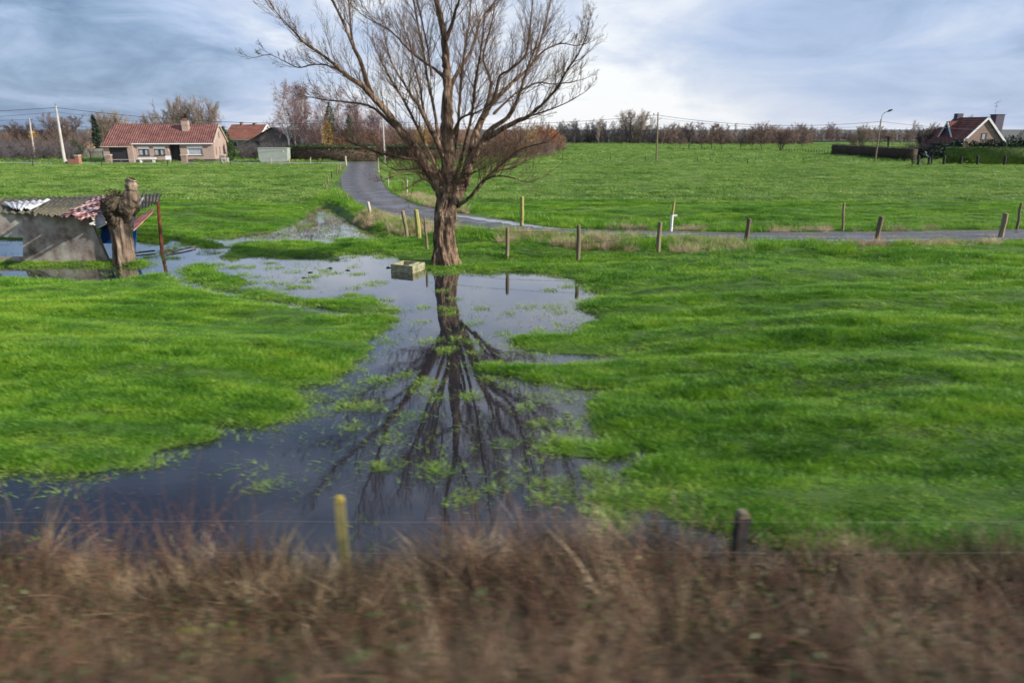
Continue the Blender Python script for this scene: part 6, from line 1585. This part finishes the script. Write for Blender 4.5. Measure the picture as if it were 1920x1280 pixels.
ks.build('knob', M['stub_bark'], st)
kb = leaf_quads(sl_(223, 388), (.62, .55, .62), 1500, .04, 77, 12)
np_obj('moss', mat('stump_moss', cols=[(.05, .04, .025), (.12, .09, .05)], scale=4, rough=.95), *kb, parent=st)
for i, (a, b, c, d, lab) in enumerate([(250, 475, 290, 470, 'dark rail lying in the water left of the red post'), (311, 475, 366, 462, 'thin grey rail lying in the water right of the red post')]):
    A_, B_ = P(a, b, .05), P(c, d, .07)
    tag(MB().tube([A_, (A_ + B_) / 2 + [0, 0, .01], B_], .035, 6).build('fallen_rail', M['post_dark'] if i == 0 else M['post']), lab, 'rail')

# ------------------------------------------------------------------ water trough
tr0 = P(733, 509, 0); tr1 = P(774, 513, 0); tr2 = P(796, 505, 0)
ux = unit(tr1 - tr0); an_ = math.atan2(ux[1], ux[0]); TL = float(np.linalg.norm(tr1 - tr0)); TW = .85; TH = .27
tg = empty('water_trough', tr0, an_, 'mossy concrete cattle trough standing in the flood beside the willow', 'trough')
t_ = MB(); w_ = .075; i_ = .02
def frustum(mb, x0, x1, y0, y1, z0, z1, e):
    mb.add([(x0 + e, y0 + e, z0), (x1 - e, y0 + e, z0), (x1 - e, y1 - e, z0), (x0 + e, y1 - e, z0), (x0, y0, z1), (x1, y0, z1), (x1, y1, z1), (x0, y1, z1)], [(0, 3, 2, 1), (4, 5, 6, 7), (0, 1, 5, 4), (1, 2, 6, 5), (2, 3, 7, 6), (3, 0, 4, 7)])
t_.box(0, TL, 0, w_, -.25, TH); t_.box(0, TL, TW - w_, TW, -.25, TH); t_.box(0, w_, w_, TW - w_, -.25, TH); t_.box(TL - w_, TL, w_, TW - w_, -.25, TH); t_.box(w_, TL - w_, w_, TW - w_, -.25, 0.02)
t_.build('basin', M['trough'], tg)
MB().box(TL * .74, TL * .80, w_, TW - w_, TH - .07, TH + .012).build('divider', M['trough'], tg)
wv, wq_, wt_ = blades(60, .3, .03, .10, .012, 1.2, 5)
np_obj('weed', M['wgrass'], wv * [1, .6, 1] + [TL * .45, TW * .4, .12], wq_, wt_, parent=tg)
# small dark clods floating in the open water
for i, (a, b) in enumerate([(581, 511), (652, 507), (570, 521), (728, 502), (619, 503)]):
    c = P(a, b, 0.0); v, q = leaf_quads((0, 0, .01), (.13, .06, .03), 40, .03, 300 + i)
    o = np_obj('floating_clod', M['soil'], v, q); o.location = c
    tag(o, ['dark clod floating left of the middle of the open water', 'dark clod nearest the trough but one, in open water', 'lowest dark clod in the open water', 'dark clod floating right beside the trough', 'faint thin clod near the far shore of the open water'][i], 'clod')

# ------------------------------------------------------------------ railway side: fence and dead undergrowth
F_Y = 6.55
def rail_post(pt, label, material, w, cap):
    t = AT(*pt, F_Y); z0 = float(height(np.array([t[0]]), np.array([F_Y]))[0])
    o = empty('railway_fence_post', (t[0], F_Y, z0), R(8), label, 'post'); h = t[2] - z0
    MB().prism([(-w, -w, -.3), (w, -w, -.3), (w * .92, -w * .92, h - .06), (-w * .92, -w * .92, h - .06)], (0, 2 * w * .95, 0)).build('shaft', M[material], o)
    MB().prism([(-w * .93, -w * .95, h - .057), (w * .93, -w * .95, h - .057), (w * .55, -w * .95, h), (-w * .55, -w * .95, h)], (0, 2 * w * .9, 0)).build('top', M[cap], o)
    return t
M['lichen'] = mat('yellow_lichen', cols=[(0.24, 0.18, 0.03), (0.42, 0.33, 0.07)], scale=9, rough=.95)
M['old_conc'] = mat('lichened_concrete', cols=[(0.08, 0.085, 0.04), (0.19, 0.17, 0.06), (0.27, 0.23, 0.10)], scale=5, stretch=(1, 1, .4), rough=.95, bump=.006, bscale=30)
pa = rail_post((636, 930), 'square concrete post with a yellow lichen top in the foreground undergrowth', 'old_conc', .052, 'lichen')
pb2 = rail_post((1394, 958), 'dark wooden post with a pale top in the right foreground undergrowth', 'post_dark', .068, 'post')
rail_post((-40, 985), 'concrete post at the left edge of the foreground fence', 'old_conc', .052, 'lichen')
for k, (py_, nm) in enumerate(((969, 'upper'), (1027, 'lower'))):
    T = Tubes(); xs_ = np.linspace(-13, 13, 60)
    z = AT(400, py_, F_Y)[2]
    T.add([np.array([x, F_Y - .07, z - .02 * math.sin(math.pi * ((x + 3) % 4.5) / 4.5)]) for x in xs_], [.0013] * 60, 4)
    tag(T.build('fence_wire', M['wire_bright']), '%s bright wire strung between the foreground fence posts' % nm, 'wire', 'foreground fence wires')
def stems(n, seed, L0, L1, r0, arch, leaf=0, lsz=.03, lean=.5):
    rg = np.random.default_rng(seed); T = Tubes(); lv = []
    for _ in range(n):
        a = rg.random() * 6.283; d = unit(np.array([math.cos(a) * lean, math.sin(a) * lean * .6, 1.0]) + rg.normal(0, .15, 3))
        p = rg.normal(0, .14, 3) * [1, 1, 0]; Ln = L0 + (L1 - L0) * rg.random(); pts = [p]; rad = [r0]
        side = np.array([math.cos(a), .4 * math.sin(a), 0])
        for k in range(7):
            d = unit(d + side * arch * .16 + np.array([0, 0, -arch * .26 * (k / 6)]) + rg.normal(0, .08, 3)); p = p + d * Ln / 7; pts.append(p); rad.append(r0 * (1 - .75 * (k + 1) / 7))
            for _l in range(leaf):
                if rg.random() < .6: lv.append(p + rg.normal(0, .03, 3))
        T.add(pts, rad, 3)
        if rg.random() < .7:
            i = rg.integers(2, 6); T.add([pts[i] + (unit(rg.normal(0, 1, 3) + [0, 0, .5])) * .06 * j for j in range(4)], [r0 * .5, r0 * .4, r0 * .3, r0 * .15], 3)
    v, q = T.arrays()
    parts = [((v, q, np.zeros((0, 3), int)), 0)]
    if lv:
        c = np.array(lv); n_ = len(c); u = rg.normal(0, 1, (n_, 3)); u /= np.linalg.norm(u, axis=1, keepdims=True); w = np.cross(u, rg.normal(0, 1, (n_, 3))); w /= np.linalg.norm(w, axis=1, keepdims=True)
        s = lsz * (.5 + rg.random(n_))[:, None]
        lv_ = np.stack([c - u * s, c + w * s * .6, c + u * s, c - w * s * .6], 1).reshape(-1, 3)
        parts.append(((lv_, np.arange(n_ * 4).reshape(-1, 4), np.zeros((0, 3), int)), 1))
    return parts
BR = [proto('bramble_clump', stems(12, 200 + i, .7, 1.5, .005, 1.0, 1, .018), [M['bramble'], M['bleaf']]) for i in range(5)]
DG = [proto('dead_stalks', [(blades(75, .24, .25, .75, .009, .75, 210 + i, droop=.6), 0)], [M['brush']]) for i in range(5)]
LF = [proto('leafy_clump', stems(9, 220 + i, .35, .8, .004, .8, 5, .022), [M['bramble'], M['bleaf']]) for i in range(4)]
TS = [proto('tall_dock', stems(7, 230 + i, 1.0, 1.75, .0055, .25, 5, .010, .26), [M['bramble'], M['bramble']]) for i in range(3)]
def brush(name, protos, n, y0, y1, sc, label, cond=None, tilt=.2):
    x = (rng.random(n) * 2 - 1) * 11; y = y0 + (y1 - y0) * rng.random(n)
    if cond is not None: k = cond(x, y); x, y = x[k], y[k]
    n = len(x)
    f = (.75 + .5 * rng.random(n)) * sc * (1 + .5 * fbm(x * .9, y * .9, 2)) * np.interp(x, [-7, -2.5, 0, 2.2, 4.5, 8], [1.0, .92, 1.15, 1.2, .95, .8])
    tag(scatter(name, protos, np.stack([x, y, height(x, y) - .03], 1), rots(n, tilt), np.stack([f] * 3, 1), rng.integers(0, len(protos), n)), label, 'undergrowth')
brush('dead_grass_stalks', DG, 4200, .2, 6.7, 1.0, 'dry brown grass stalks covering the railway embankment in the foreground')
brush('tall_dead_grass', DG, 900, 5.2, 6.9, 1.45, 'tall pale dead grass leaning along the foreground fence', lambda x, y: (fbm(x * 0.7 + 3, y * 0.5, 3) > np.where(x < -0.8, 0.08, -0.12)) & (np.abs(x - 2.3) > 0.35))
brush('bramble_thicket', BR, 1500, .2, 6.5, .75, 'tangled reddish bramble canes across the foreground')
brush('leafy_undergrowth', LF, 1900, .2, 6.2, .9, 'scattered green and rusty leaves low in the foreground thicket', lambda x, y: fbm(x * .8 + 5, y * .8, 2) > -.02)
brush('tall_dead_stems', TS, 190, 5.6, 6.9, .9, 'tall thin reddish dead stems standing up before the water', lambda x, y: (np.abs(x + 4.4) < .8) | (np.abs(x + 2.9) < .45) | (np.abs(x - .9) < .6) | (np.abs(x - 0.1) < .3) | (fbm(x * 1.3 + 8, y, 2) > .22), .16)
